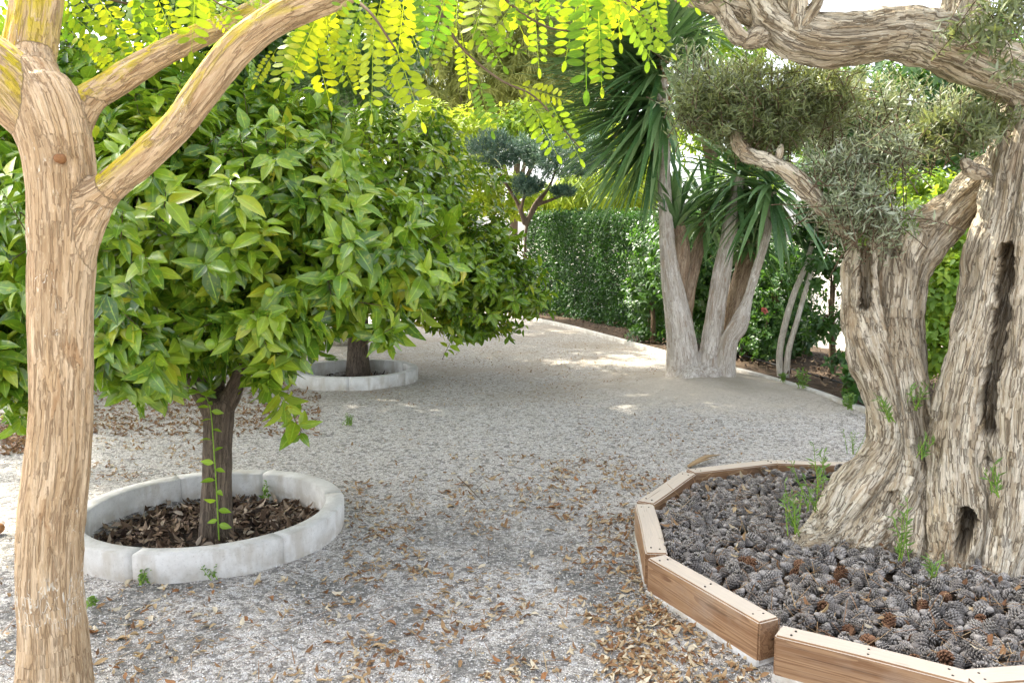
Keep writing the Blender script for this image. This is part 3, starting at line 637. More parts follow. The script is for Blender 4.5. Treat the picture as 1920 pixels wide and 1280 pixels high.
for k, l in enumerate([lobe(1500, -50, 3.7, .3, .3, .1), lobe(1700, -130, 3.8, .4, .5, .12), lobe(1330, -40, 3.6, .2, .3, .1), ((2.2, 4.74, 3.95), (1.2, 1.1, .28)), ((3.4, 5.32, 4.1), (1.3, 1.2, .35)), ((2.9, 3.70, 3.8), (.9, .8, .25))]):
    add_pad(ol, [l], (90, 170, 60, 150, 170, 100)[k], 11, .06 if k < 3 else .075, 'olive', 270 + k)
# basal and epicormic shoots of the olive, each one a part
def sprig(parent, base, h, n, size, mat, seed, name='sprout', lean=(0, 0, 0), stem=.003, smat='green_stem', tpl=OLIVE, width=1.3):
    g = np.random.default_rng(seed); mb = MB(); st = MB()
    for s in range(n):
        tip = base + np.array([g.normal() * .25 * h, g.normal() * .15 * h, h * (.6 + .5 * g.random())]) + np.array(lean) * h
        b0 = base + np.array([g.normal() * .02, g.normal() * .02, 0]); mid_ = (b0 + tip) / 2 + g.normal(size=3) * .03 * h
        C = spline([b0, mid_, tip], 14); st.add(*tube(C, np.linspace(stem, stem * .4, 14), 4)); T, A, B = frames(C)
        kk = np.linspace(2, 13, max(8, int(h / .02))); idx = kk.astype(int); ph = g.random(len(idx)) * 6.28
        side = np.cos(ph)[:, None] * A[idx] + np.sin(ph)[:, None] * B[idx]
        place(mb, tpl, C[idx] + g.normal(size=(len(idx), 3)) * .004, T[idx] * .7 + side, T[idx] * .3 + [0, -.6, .8] + g.normal(size=(len(idx), 3)) * .3, size * (.6 + .6 * g.random(len(idx))), g.random(len(idx)), width)
    o = mb.build(name, M[mat], parent); st.build('stem', M[smat], o, base=parent['_b'] if parent is not None else o.location); return o
for k, (u, v, Y, h, n) in enumerate([(1490, 1000, 3.45, .24, 6), (1520, 960, 3.5, .25, 5), (1690, 1050, 3.2, .28, 5), (1745, 1092, 3.1, .13, 4), (1665, 790, 3.62, .14, 5), (1728, 860, 3.52, .12, 4), (1722, 770, 3.65, .16, 5), (1870, 930, 3.25, .14, 5), (1620, 460, 3.75, .2, 6), (1700, 440, 3.8, .18, 6), (1535, 925, 3.55, .25, 3)]):
    sprig(ol, P(u, v, Y), h, n, .042, 'sprout', 300 + k)

# =================================================================== PINE CONES
def cone_mesh(name, seed, mat, N=78, open_=.5):
    g = np.random.default_rng(seed); mb = MB(); V, Q, T = tube([(0, 0, z) for z in (-.5, -.3, 0, .3, .5)], [.12, .24, .26, .16, .05], 8); mb.add(V, Q, T)
    for k in range(N):
        t = (k + .5) / N; z = -.46 + .95 * t; prof = math.sin(math.pi * (.12 + .86 * (1 - t) ** .85)) ** .7
        ph = k * 2.39996; rr = .18 * prof; ro = (.34 + .06 * g.random() + .07 * open_) * prof + .03; up = .10 + open_ * .16 * (t - .15)
        c, s = math.cos(ph), math.sin(ph); rad = np.array([c, s, 0]); tan = np.array([-s, c, 0]); wv = .135 * prof + .02; zz = np.array([0, 0, 1.])
        b = rad * rr + zz * z; e = rad * ro + zz * (z + up)
        mb.add([b - tan * wv * .4, b + tan * wv * .4, e + tan * wv - rad * .02, e - tan * wv - rad * .02, e + rad * .035 - zz * .01, e - zz * .05],
               [(0, 1, 2, 3)], [(3, 2, 4), (2, 5, 4), (5, 3, 4), (0, 3, 5), (1, 5, 2), (0, 5, 1)])
    me = mesh_np(name, np.concatenate(mb.V), [np.concatenate(mb.Q), np.concatenate(mb.T)], None, False); me.materials.append(mat); return me
cones = [cone_mesh('pine_cone', 1, M['cone_grey'], 72, .5), cone_mesh('pine_cone', 2, M['cone_grey'], 60, 1.1), cone_mesh('pine_cone', 3, M['cone_dark'], 72, .8), cone_mesh('pine_cone', 4, M['cone_brown'], 66, .6), cone_mesh('pine_cone', 5, M['cone_dark'], 60, 1.2)]
g = np.random.default_rng(5); pts = []
trunk_pts = np.vstack([spline(c, 20) for c in och[:11]]); low = trunk_pts[trunk_pts[:, 2] < .32]
cell = {}
for _ in range(80000):
    p = np.array([g.uniform(poly[:, 0].min(), min(3.3, poly[:, 0].max())), g.uniform(poly[:, 1].min(), 5.7)])
    key = (int(p[0] / .0435), int(p[1] / .0435))
    if any(np.linalg.norm(p - q_) < .0435 for dx in (-1, 0, 1) for dy in (-1, 0, 1) for q_ in cell.get((key[0] + dx, key[1] + dy), ())): continue
    pa = p[None]
    if not inside(pa, poly)[0] or poly_dist(pa, poly[:8])[0] < .128: continue
    if (np.linalg.norm(low[:, :2] - p, axis=1) < low[:, 3] * .92).any(): continue
    cell.setdefault(key, []).append(p); pts.append(p)
pts = np.array(pts); view = np.abs(pts[:, 0]) < pts[:, 1] * .65
dist = np.linalg.norm(pts, axis=1) + np.where(view, 0, 99); order = dist.argsort(); pts = pts[order]
def cone_xf(p):
    rot = Matrix.Rotation(g.random() * 6.28, 3, 'Z') @ Matrix.Rotation(g.uniform(.5, 2.3), 3, 'X') @ Matrix.Rotation(g.random() * 6.28, 3, 'Z')
    return rot, g.uniform(.044, .068), Vector((p[0], p[1], .115 + .012 * g.normal() + .012 * math.sin(p[0] * 7) * math.sin(p[1] * 6)))
GRP = 'pine cones covering the olive bed'
CL = {0: 'weathered grey pine cone lying among the others in the timber edged olive bed', 2: 'dark blackish pine cone lying among the others in the timber edged olive bed', 3: 'reddish brown pine cone lying among the grey ones in the timber edged olive bed'}
rest = MB()
for k, p in enumerate(pts):
    c = int(g.choice(5, p=[.32, .25, .17, .08, .18])); rot, s, loc = cone_xf(p)
    if k < 300:
        o = bpy.data.objects.new('pine_cone', cones[c]); COL.objects.link(o); o.matrix_world = Matrix.Translation(loc) @ rot.to_4x4() @ Matrix.Scale(s, 4)
        tag(o, CL[{0: 0, 1: 0, 2: 2, 3: 3, 4: 2}[c]], 'pine cone', GRP)
    elif np.linalg.norm(p) < 99:
        me = cones[c]; v = np.empty(len(me.vertices) * 3, np.float32); me.vertices.foreach_get('co', v); v = v.reshape(-1, 3) @ np.array(rot).T * s + np.array(loc)
        rest.add(v, [tuple(f.vertices) for f in me.polygons if len(f.vertices) == 4], [tuple(f.vertices) for f in me.polygons if len(f.vertices) == 3])
if rest.n: tag(rest.build('pine_cone_layer', M['cone_grey'], smooth=False), 'further pine cones at the back of the bed and round the olive trunk', kind='stuff')
print('cones', len(pts))
# dry needles and leaves between the cones
g = np.random.default_rng(15); xy = np.stack([g.uniform(.7, 3.4, 2600), g.uniform(2.8, 5.7, 2600)], 1); xy = xy[inside(xy, poly) & (poly_dist(xy, poly[:8]) > .12)]
mb = MB(); flat_scatter(mb, NEEDLE, xy, .135 + .03 * g.random(len(xy)), .05 + .07 * g.random(len(xy)), 16, .3, .3 + .5 * g.random(len(xy)), .45)
xy = xy[::9]; flat_scatter(mb, DRYT, xy + .02, .15 + .015 * g.random(len(xy)), .03 + .03 * g.random(len(xy)), 17, .4)
tag(mb.build('pine_needle_litter', M['dry']), 'dry pine needles and leaves strewn over the cones', kind='stuff')

# =================================================================== LOCUST TREE (near left)
LB = P(98, 1345, 2.42); LB[2] = 0
lo = thing('locust_tree', 'tan barked locust tree in the left foreground with hanging bright yellow leaves', 'locust tree', LB)
lch = [[(98, 1345, 2.42, 74), (102, 1270, 2.42, 64), (100, 1180, 2.42, 58), (93, 1090, 2.42, 56), (97, 960, 2.42, 57), (110, 850, 2.42, 55), (115, 740, 2.42, 54), (114, 600, 2.42, 55), (117, 480, 2.42, 57), (118, 380, 2.42, 60), (110, 290, 2.42, 62), (90, 215, 2.42, 66), (68, 165, 2.43, 58)],
       [(112, 480, 2.42, 30), (135, 425, 2.42, 36), (165, 385, 2.41, 33), (205, 350, 2.39, 30), (265, 300, 2.36, 28), (335, 232, 2.33, 28), (392, 155, 2.31, 29), (450, 85, 2.3, 30), (530, 28, 2.29, 30), (620, -12, 2.28, 31), (720, -70, 2.27, 28), (850, -130, 2.25, 24), (1050, -180, 2.2, 16)],
       [(100, 260, 2.45, 36), (150, 200, 2.47, 30), (200, 165, 2.5, 25), (270, 120, 2.53, 23), (350, 78, 2.56, 21), (430, 42, 2.6, 20), (510, 5, 2.65, 18), (620, -60, 2.7, 16), (760, -140, 2.8, 12)],
       [(105, 250, 2.42, 50), (60, 205, 2.41, 60), (20, 160, 2.4, 60), (-60, 100, 2.38, 60), (-180, 30, 2.36, 52), (-350, -80, 2.3, 45), (-500, -260, 2.3, 32)],
       [(70, 190, 2.46, 44), (55, 130, 2.5, 46), (62, 60, 2.53, 44), (70, 0, 2.56, 43), (85, -120, 2.7, 40), (120, -320, 2.95, 34), (200, -600, 3.4, 26)]]
lch = [chain_px(c) for c in lch]; b_ = lch[0][0].copy(); lch[0] = np.vstack([[b_[0], b_[1], -.15, b_[3] * 1.25], lch[0]])
# limbs rising into the added shade crown above the picture
lch += [chain_px(c) for c in ([(112, 372, 2.42, 50), (140, 385, 2.42, 44), (172, 375, 2.41, 36), (225, 335, 2.385, 24)], [(124, 600, 2.42, 42), (130, 500, 2.42, 42), (152, 425, 2.415, 38), (190, 372, 2.40, 29), (235, 325, 2.38, 22)], [(112, 350, 2.42, 50), (85, 250, 2.415, 52), (40, 188, 2.405, 52), (-20, 135, 2.39, 46)], [(100, 230, 2.43, 44), (72, 165, 2.45, 46), (60, 110, 2.5, 38)], [(112, 290, 2.43, 46), (142, 222, 2.46, 32), (185, 178, 2.49, 20)])]
lch.append(np.array([[*lch[4][-1][:3], .045], [-1.9, 5.3, 4.4, .05], [-2.2, 6.7, 5.4, .03]])); lch.append(np.array([[*lch[3][-1][:3], .05], [-3.3, 4.8, 4.2, .045], [-4.0, 6.9, 5.4, .03]])); lch.append(np.array([[*lch[1][-1][:3], .025], [.4, 4.2, 4.0, .028], [-.3, 7.2, 5.4, .02]]))
knot_c = P(109, 297, 2.42 - 62 * mpp(109, 297, 2.42))
ltr = organic('trunk', lch, .0055, M['locust_bark'], lo, .0068, (19, 19, 2.2), 22, [([knot_c + [-.001, 0, 0], knot_c + [.001, 0, 0]], .03, .012, (0, 1, 0))], limb_ids=(1, 2, 3, 4), lump=.005)
kn = MB(); V, Q, T = tube([knot_c + [0, .02, 0], knot_c + [0, -.004, 0]], [.0165, .0135], 14); kn.add(V, Q, T); kn.build('branch_stub', M['stub'], ltr, base=lo['_b'])
# compound leaves: a rachis with paired leaflets
def pinnate(pairs, lw=.062, ll=.15, full=True, seed=0):
    g = np.random.default_rng(seed); V, Q, L = [], [], []
    V += [(-.006, 0, 0), (.006, 0, 0), (.003, 1, -.12), (-.003, 1, -.12)]; Q.append((0, 1, 2, 3)); L += [0, 0, 0, 0]
    def leaflet(b, ang, z, s):
        n0 = len(V); d = np.array([math.sin(ang), math.cos(ang)]); e = np.array([d[1], -d[0]]); tilt = g.normal() * .25
        rows = [(0, .006), (.18, .7), (.5, 1.0), (.82, .75), (1, .1)] if full else [(0, .1), (.5, 1.1), (1, .15)]
        for t, w_ in rows:
            for q in (-1, 1):
                p = np.array(b) + d * (.02 + t * ll * s) + e * (q * w_ * lw * .5 * s); V.append((p[0], p[1], z - .10 * t * t * ll + tilt * q * w_ * lw * .5 + g.normal() * .002)); L.append(q)
        for k in range(len(rows) - 1): a = n0 + 2 * k; Q.append((a, a + 1, a + 3, a + 2))
    for k in range(pairs):
        y = .16 + .80 * k / pairs; s = .8 + .35 * math.sin(math.pi * (k + 1) / (pairs + 1)); z = -.12 * y * y
        for q in (-1, 1): leaflet((0, y + g.normal() * .006), q * (1.3 + g.normal() * .14), z, s * (1 + g.normal() * .06))
    leaflet((0, .98), 0, -.12, .9); return np.array(V), np.array(Q), np.array(L, float)
PINS = [pinnate(8, .078, .175, True, k) for k in range(4)] + [pinnate(10, .075, .165, True, 9)]; PINL = pinnate(7, .11, .22, False, 5)
cr = MB(); tw = MB(); g = np.random.default_rng(31)
def leaf_px(u, v, Y, ang, length, depth=0.0):
    """one compound leaf hanging from a pixel; ang in degrees, 90 = straight down"""
    b = P(u, v, Y); s = mpp(u, v, Y); a = R(ang); d = np.array([math.cos(a), depth, -math.sin(a)])
    nh = np.array([.3 * g.normal(), -.7 - .3 * g.random(), .75 + .3 * g.normal()]); k = int(g.integers(len(PINS)))
    place(cr, PINS[k], b[None], d[None], nh[None], np.array([length * s]), g.random(1))
for u, v, Y, a, L in [(1098, -30, 2.05, 88, 190), (1122, 22, 2.0, 84, 135), (1150, -10, 2.1, 50, 140), (1185, 15, 2.05, 45, 110), (880, 15, 2.15, 60, 120), (905, 60, 2.2, 20, 80), (865, 60, 2.2, 80, 105),
                      (895, 140, 2.1, 78, 110), (985, 172, 2.05, 62, 130), (1030, 190, 2.05, 58, 120), (960, 158, 2.1, 12, 105), (850, 30, 2.1, 110, 100), (1000, -10, 2.2, 80, 130), 
                      (700, 60, 2.1, 95, 150), (740, 80, 2.1, 70, 150), (660, 80, 2.2, 80, 90), (720, 130, 2.15, 60, 80), (760, -20, 2.1, 100, 150),
                      (600, 20, 2.5, 115, 140), (560, 50, 2.55, 100, 90), (520, 90, 2.6, 130, 80), (480, 60, 2.6, 110, 90), (610, 70, 2.5, 60, 100), (380, 8, 2.4, 45, 70), (415, -5, 2.4, 60, 80), (440, -10, 2.4, 20, 60),
                      (115, 10, 2.7, 40, 130), (180, -10, 2.7, 55, 130), (240, -20, 2.7, 60, 130), (130, 60, 2.75, 30, 110), (290, -15, 2.8, 70, 110), (320, 5, 2.8, 110, 90), (205, 20, 2.7, 75, 100), (160, 75, 2.8, 50, 80), (5, 0, 2.7, 70, 110), (20, 30, 2.75, 100, 80), (330, -30, 2.8, 40, 120), (270, 10, 2.9, 85, 100)]:
    leaf_px(u, v, Y, a, L, g.normal() * .15)
for u0, u1, v0, v1, Y0, Y1, n in [(630, 860, -80, 5, 2.0, 2.9, 9), (860, 1060, -100, -40, 2.0, 2.8, 10), (1060, 1240, -90, -30, 2.0, 2.8, 12), (90, 350, -90, -10, 2.6, 3.3, 9), (350, 640, -80, -40, 2.4, 3.2, 12), (560, 700, -20, 50, 2.5, 3.0, 7), (0, 60, -40, 40, 2.6, 3.2, 10)]:
    for _ in range(n): leaf_px(g.uniform(u0, u1), g.uniform(v0, v1), g.uniform(Y0, Y1), g.uniform(40, 140), g.uniform(95, 165), g.normal() * .3)
for rows in [[(790, -60, 2.2, 5), (850, 70, 2.15, 3), (930, 145, 2.1, 2.2), (1000, 180, 2.05, 1.8), (1050, 235, 2.05, 1.4), (1092, 283, 2.05, 1)], [(900, -60, 2.2, 5), (960, 10, 2.2, 3), (1040, 55, 2.15, 2), (1130, 50, 2.1, 1.4)],
             [(1000, -80, 2.2, 5), (1090, -20, 2.1, 3), (1180, 10, 2.1, 2), (1235, 60, 2.05, 1)], [(620, -30, 2.3, 5), (690, 20, 2.15, 3), (740, 90, 2.1, 2)], [(90, -60, 2.6, 6), (180, -10, 2.7, 3), (270, 15, 2.8, 2)], [(350, -60, 2.5, 4), (400, 0, 2.4, 2), (440, 20, 2.4, 1)]]:
    c = chain_px(rows); s = spline(c, 24); V, Q, T = tube(s[:, :3], s[:, 3], 5); tw.add(V, Q, T)
# unseen leaf masses added overhead, placed to shade the path
def shade_canopy(n, c, r, seed, size=.34):
    g2 = np.random.default_rng(seed); d = nrm(g2.normal(size=(n, 3))); rad = g2.random(n) ** .4
    pos = np.array(c) * [1, S, 1] + d * np.array(r) * rad[:, None]; a = g2.random(n) * 6.283
    dd = np.stack([np.cos(a), np.sin(a), -.4 + .4 * g2.normal(size=n)], 1); nh = np.array([0, 0, 1.]) + g2.normal(size=(n, 3)) * .35
    place(cr, PINL, pos, dd, nh, size * (.7 + .6 * g2.random(n)), g2.random(n))
shade_canopy(5200, (-3.4, 7.6, 6.0), (3.4, 2.5, .75), 41); shade_canopy(2600, (-.9, 8.0, 6.1), (2.4, 2.3, .7), 42); shade_canopy(1300, (-2.4, 11.0, 6.5), (2.0, 1.4, .6), 44); shade_canopy(1000, (-2.2, 5.2, 5.7), (1.9, 1.1, .5), 46); shade_canopy(900, (-5.0, 5.0, 5.6), (1.6, 1.6, .7), 43); shade_canopy(1800, (-6.7, 9.2, 6.1), (2.4, 2.0, .7), 45)
cr.build('crown', M['locust'], lo); tw.build('twig_tangle', M['twig'], lo)  # holds the hanging leaves and the added shade masses together

# =================================================================== ORANGE TREES
def orange_tree(label, base, lobes, n, per, size, seed, trunk, limbs, fruits=(), **kw):
    t = thing('orange_tree', label, 'orange tree', base, 'orange trees in concrete rings')
    ch = [trunk] + limbs; organic('trunk', ch, .012, M['grey_bark'], t, .006, (12, 12, 3), 5, lump=.006)
    tw_ = MB(); mb = foliage(lobes, n, per, CITRUS_MIX, size, seed, twig=tw_, **{**dict(tback=1.3, tw=.17, up=.15, fa=.6, fs=.9, droop=.45, lump=.4, var=.5, ylw=.009, shell=(.45, 1.06), clump=(3.6, .0)), **kw}); foliage(lobes, n // 4, per, CITRUS_MIX, size * 1.25, seed + 500, mb0=mb, **{**dict(tw=.2, up=.1, fs=.9, droop=.4, shell=(.1, .6), cull=.2), **{k: v for k, v in kw.items() if k in ('zmin', 'holes')}}); mb.build('crown', M['citrus'], t); tw_.build('twig_tangle', M['twig'], t)  # second pass: larger inner leaves added to keep the crown interior dark
    for u, v, r in fruits:
        Y = front(u, v, lobes)
        if Y is None: continue
        Y -= .06; o = MB(); rr = r * mpp(u, v, Y); th = np.linspace(0, math.pi, 10)
        prof = np.stack([np.zeros(10), np.zeros(10), np.cos(th) * rr], 1); V, Q, T = tube(prof, np.maximum(np.sin(th) * rr, .0008), 16); o.add(V + P(u, v, Y), Q, T); o.build('green_orange', M['fruit'], t)
    return t
c0 = ring_c[0].copy(); tb = P(404, 1012, z=-.06); Yt = tb[1] / S
lobA = [lobe(390, 470, 3.95, 1.05, .95, .72), lobe(300, 630, 3.55, .42, .4, .36), lobe(480, 580, 3.6, .38, .4, .24), lobe(70, 560, 3.9, .55, .6, .62), lobe(700, 480, 3.85, .5, .55, .40), lobe(600, 540, 3.7, .34, .4, .2), lobe(560, 390, 3.9, .5, .6, .42), lobe(250, 320, 4.0, .7, .7, .45), lobe(20, 400, 4.1, .6, .6, .6), lobe(285, 700, 3.6, .17, .2, .13), lobe(505, 670, 3.6, .13, .16, .22), lobe(10, 680, 3.6, .16, .25, .28), lobe(340, 215, 4.7, .75, .6, .42), lobe(520, 265, 4.6, .55, .6, .36), lobe(200, 190, 4.8, .6, .6, .42)]
trA = chain_px([(406, 1030, Yt, 34), (406, 940, Yt, 27), (408, 850, Yt, 26), (410, 780, Yt, 28), (412, 750, Yt, 30)])
liA = [chain_px(r) for r in ([(402, 790, Yt, 18), (385, 745, Yt, 19), (355, 705, Yt - .03, 16), (300, 650, Yt - .1, 12), (220, 570, Yt - .1, 9), (120, 480, Yt, 6)], [(412, 780, Yt, 18), (432, 745, Yt, 18), (455, 690, Yt + .02, 14), (480, 610, Yt + .05, 12), (560, 520, Yt, 9), (680, 470, Yt, 6)],
                               [(412, 760, Yt, 14), (405, 700, Yt + .1, 13), (395, 600, Yt + .1, 11), (380, 450, Yt + .1, 8), (330, 330, Yt, 5)], [(470, 640, Yt + .04, 8), (520, 560, Yt - .1, 6), (580, 450, Yt - .2, 4)], [(300, 650, Yt - .1, 7), (330, 560, Yt - .25, 5), (300, 470, Yt - .3, 3)])]
otA = orange_tree('nearest orange tree, bushy with big glossy leaves, in the large front ring', tb, lobA, 2150, 9, .128, 51, trA, liA,
                  fruits=[(243, 431, 15), (430, 446, 12), (395, 645, 11), (814, 527, 11), (800, 640, 9), (505, 548, 9), (618, 436, 10)], zmin=.55, holes=[(P(385, 740, 3.45), .2), (P(440, 720, 3.5), .17), (P(470, 670, 3.5), .11), (P(400, 760, 3.7), .25)])
# yellow leaves
# bright shoot climbing in front of the trunk
sh = MB(); st = MB(); yS = Yt - .12
C = spline(np.array([P(u, v, yS) for u, v in [(411, 1018), (408, 960), (405, 900), (400, 830), (395, 770), (385, 742), (372, 735)]]), 40); st.add(*tube(C, np.linspace(.0045, .002, 40), 6))
g = np.random.default_rng(61); idx = np.linspace(4, 39, 20).astype(int); sd = np.where(np.arange(20) % 2 == 0, 1., -1.)
so_ = st.build('sprout', M['green_stem'], otA)
for q in range(20):
    sh = MB(); place(sh, CITRUS, C[idx[q:q + 1]], np.array([[sd[q] * (.8 + .3 * g.random()), -.5 + .4 * g.normal(), .15 + .4 * g.normal()]]), np.array([[0, -.7, .6]]) + g.normal(size=(1, 3)) * .3, np.array([.062 * (.8 + .5 * g.random())]), g.random(1)); sh.build('leaf', M['shoot'], so_, base=otA['_b'])
cB = ring_c[1]; tbB = P(672, 706, z=-.05); YB_ = tbB[1]
lobB = [lobe(690, 400, 8.5, 1.6, 1.7, 1.08), lobe(860, 520, 8.0, 1.0, .9, .62), lobe(960, 545, 8.2, .5, .6, .5), lobe(770, 535, 7.9, .9, .9, .42), lobe(560, 520, 8.2, .9, .9, .6), lobe(795, 340, 8.4, .5, .7, .45), lobe(640, 280, 8.6, 1.0, 1.0, .6), lobe(905, 455, 8.4, .45, .6, .42), lobe(880, 610, 7.9, .45, .4, .28), lobe(570, 570, 7.8, .5, .5, .3), lobe(780, 280, 8.6, .6, .7, .42)]
lobB = [((c - [0, 0, CAMZ]) * 1.05 + [0, 0, CAMZ], tuple(np.array(r) * 1.05)) for c, r in lobB]
trB = np.array([[tbB[0], YB_, -.1, .16], [tbB[0], YB_, .3, .125], [tbB[0] + .02, YB_, .6, .115], [tbB[0] + .03, YB_, .85, .11]])
def radial(b, h, n, L, r, seed):
    g = np.random.default_rng(seed); out = []
    for k in range(n):
        a = k * 6.283 / n + g.random(); out.append(np.array([[b[0], b[1], h - .1, r], [b[0] + .25 * L * math.cos(a), b[1] + .25 * L * math.sin(a), h + .28 * L, r * .75], [b[0] + .7 * L * math.cos(a), b[1] + .7 * L * math.sin(a), h + .75 * L, r * .35]]))
    return out
orange_tree('second orange tree further back, in the ring with dark earth, paler smaller leaves', tbB, lobB, 2100, 8, .135, 52, trB, radial(tbB, .85, 5, 1.7, .075, 1), zmin=.5, tw=.2)
cC = ring_c[2]; tbC = cC + [0, 0, -.05]
lobC = [lobe(110, 420, 8.5, 1.9, 1.6, 1.2), lobe(300, 400, 8.8, 1.0, 1.0, 1.0), lobe(-60, 540, 8.2, 1.2, 1.0, .6), lobe(200, 560, 8.2, .9, .9, .45), lobe(120, 250, 8.8, 1.2, 1.0, .7), lobe(380, 260, 9.0, 1.0, 1.0, .7)]
lobC = [((c - [0, 0, CAMZ]) * 1.05 + [0, 0, CAMZ], tuple(np.array(r) * 1.05)) for c, r in lobC]
orange_tree('third orange tree behind at the far left, largely hidden by the front crown', tbC, lobC, 1300, 7, .14, 53, np.array([[tbC[0], tbC[1], -.1, .16], [tbC[0], tbC[1], .5, .12], [tbC[0], tbC[1], .9, .11]]), radial(tbC, .9, 5, 1.7, .07, 2), zmin=.55, tw=.2)

# =================================================================== YUCCAS
def blades(parent, c, n, L, w, seed, axis=(0, 0, 1), spread=(15, 150), mat='yucca', droop=.5):
    g = np.random.default_rng(seed); ax = nrm(np.array(axis, float)); e1 = nrm(np.cross(ax, [.3, 1, .2])); e2 = np.cross(ax, e1); mb = MB(); seg = 6
    for k in range(n):
        t = (k + .5) / n; el_ = R(spread[0] + (spread[1] - spread[0]) * t ** .85 + g.normal() * 9); ph = k * 2.39996 + g.normal() * .3
        d = ax * math.cos(el_) + (e1 * math.cos(ph) + e2 * math.sin(ph)) * math.sin(el_); l = L * (.7 + .45 * g.random()) * (.75 + .3 * math.sin(math.pi * min(1, t * 1.1)))
        C = [np.array(c) + d * .04 - ax * .25 * t * .6]; dd = d.copy()
        for s in range(seg): C.append(C[-1] + nrm(dd) * l / seg); dd = dd + np.array([0, 0, -1]) * droop * (.05 + .10 * s) * (.5 + g.random())
        C = np.array(C); T = nrm(np.gradient(C, axis=0)); side = nrm(np.cross(T, np.array([0, 0, 1.]) + .001 * g.normal(size=3))); up = np.cross(side, T); pr = np.array([.55, .9, 1, .95, .75, .45, .03]) * w * .5
        V = np.stack([C - side * pr[:, None] + up * pr[:, None] * .35, C, C + side * pr[:, None] + up * pr[:, None] * .35], 1).reshape(-1, 3); a = np.arange(seg)[:, None] * 3 + np.arange(2)[None]
        mb.add(V, np.stack([a, a + 1, a + 4, a + 3], -1).reshape(-1, 4), rnd=np.full(len(V), g.random()), lx=np.tile([-1, 0, 1.], seg + 1))
    return mb.build('leaf_rosette', M[mat], parent)
yu = thing('yucca_tree', 'large yucca of several pale leaning stems growing from one swollen base beside the kerb', 'yucca', YB)
y0 = YB[1] / S
def yc(rows): return chain_px([(u, v, y0 + dy, r) for u, v, dy, r in rows])
ych = [yc([(1283, 735, -.05, 46), (1282, 690, 0, 33), (1275, 620, 0, 26), (1262, 540, 0, 20), (1252, 470, 0, 15), (1247, 380, 0, 12.5), (1244, 300, -.05, 12), (1242, 220, -.1, 12), (1238, 140, -.15, 11), (1234, 95, -.2, 10)]),
       yc([(1328, 735, 0, 46), (1331, 680, 0, 24), (1340, 600, 0, 18), (1352, 520, 0, 17), (1366, 440, .05, 14), (1380, 370, .1, 12), (1388, 330, .1, 10)]),
       yc([(1358, 735, -.1, 28), (1361, 690, -.1, 18), (1368, 640, -.12, 16), (1386, 607, -.15, 17), (1402, 560, -.15, 8.5), (1420, 500, -.15, 7.5), (1438, 440, -.15, 7), (1450, 360, -.15, 7)]),
       yc([(1312, 746, 0, 76), (1312, 718, 0, 56), (1315, 690, .05, 32)])]
ych += [yc(r) for r in ([(1300, 700, 0, 30), (1265, 722, -.02, 22), (1238, 738, -.05, 10)], [(1335, 700, 0, 28), (1368, 722, -.03, 20), (1396, 736, -.06, 9)], [(1300, 705, -.1, 28), (1285, 730, -.25, 20), (1272, 750, -.35, 8)], [(1330, 705, -.1, 26), (1338, 732, -.25, 18), (1350, 752, -.36, 8)], [(1315, 700, .1, 30), (1330, 715, .3, 14)])]
organic('trunk', ych, .009, M['yucca_bark'], yu, .006, (8, 8, 12), 3, lump=.010)
for rows in ([(1284, 600, .12, 12), (1290, 550, .14, 13), (1301, 500, .2, 12), (1313, 450, .3, 10), (1325, 390, .4, 9)], [(1268, 560, .08, 14), (1277, 500, .08, 15), (1279, 455, .08, 13), (1272, 415, .09, 8)], [(1352, 690, .3, 18), (1370, 600, .35, 16), (1390, 520, .38, 16), (1408, 450, .38, 13)]):
    organic('stem', [yc(rows)], .010, M['yucca_brown'], yu, .008, (9, 9, 5), 3, lump=.012)
for k, (u, v, dy, n, L, sprd, ax) in enumerate([(1232, 75, -.2, 140, 1.25, (5, 115), (-.15, -.1, 1)), (1222, 115, -.15, 190, 1.5, (6, 85), (-1, -.15, .35)), (1225, 195, -.1, 170, 1.5, (5, 75), (-1, -.15, -.3)), (1300, 40, .2, 110, .95, (10, 140), (.3, 0, 1)), (1150, 70, .4, 110, 1.1, (10, 120), (-.7, 0, .6)), (1225, 260, .1, 70, 1.2, (8, 60), (-.8, -.1, -.8)),
                                             (1270, 410, .1, 60, .8, (10, 70), (.1, .2, 1)), (1325, 390, .4, 90, .8, (10, 130), (.1, 0, 1)), (1388, 318, .1, 120, 1.0, (10, 150), (.1, -.1, 1)), (1450, 340, -.15, 120, 1.1, (40, 160), (.2, -.5, .8)), (1412, 440, .3, 60, .7, (20, 140), (.3, 0, 1))]):
    blades(yu, P(u, v, y0 + dy), n, L, .062, 70 + k, ax, sprd, 'yucca', .12 if u < 1260 else .42)
# ragged dead leaf bases clinging to the tall stem
g = np.random.default_rng(77); mb = MB(); s = spline(ych[0][6:], 60); T, A, B = frames(s[:, :3]); n = 460; k = g.integers(6, 58, n); ph = g.random(n) * 6.28
rad = np.cos(ph)[:, None] * A[k] + np.sin(ph)[:, None] * B[k]
place(mb, DRYS, s[k, :3] + rad * s[k, 3:4] * .95, rad * .8 + np.array([0, 0, -.6]) + g.normal(size=(n, 3)) * .3, rad + g.normal(size=(n, 3)) * .4, .05 + .06 * g.random(n), .5 + .5 * g.random(n), .7)
mb.build('dead_leaf_skirt', M['dry'], yu)
yb2 = np.array([*P(640, 640, 11.2)[:2], 0]); y2 = thing('yucca_tree', 'distant yucca whose dark spiky heads rise behind the second orange tree', 'yucca', yb2)
V_ = P(640, 190, 11.2); organic('trunk', [np.array([[*yb2, .2], [yb2[0] + .1, 11.2 * S, 1.5, .14], [*V_, .1]]), np.array([[yb2[0], 11.2 * S, 1.2, .12], [*(P(690, 160, 11.0)), .09]])], .03, M['yucca_bark'], y2, .01, (8, 8, 7))
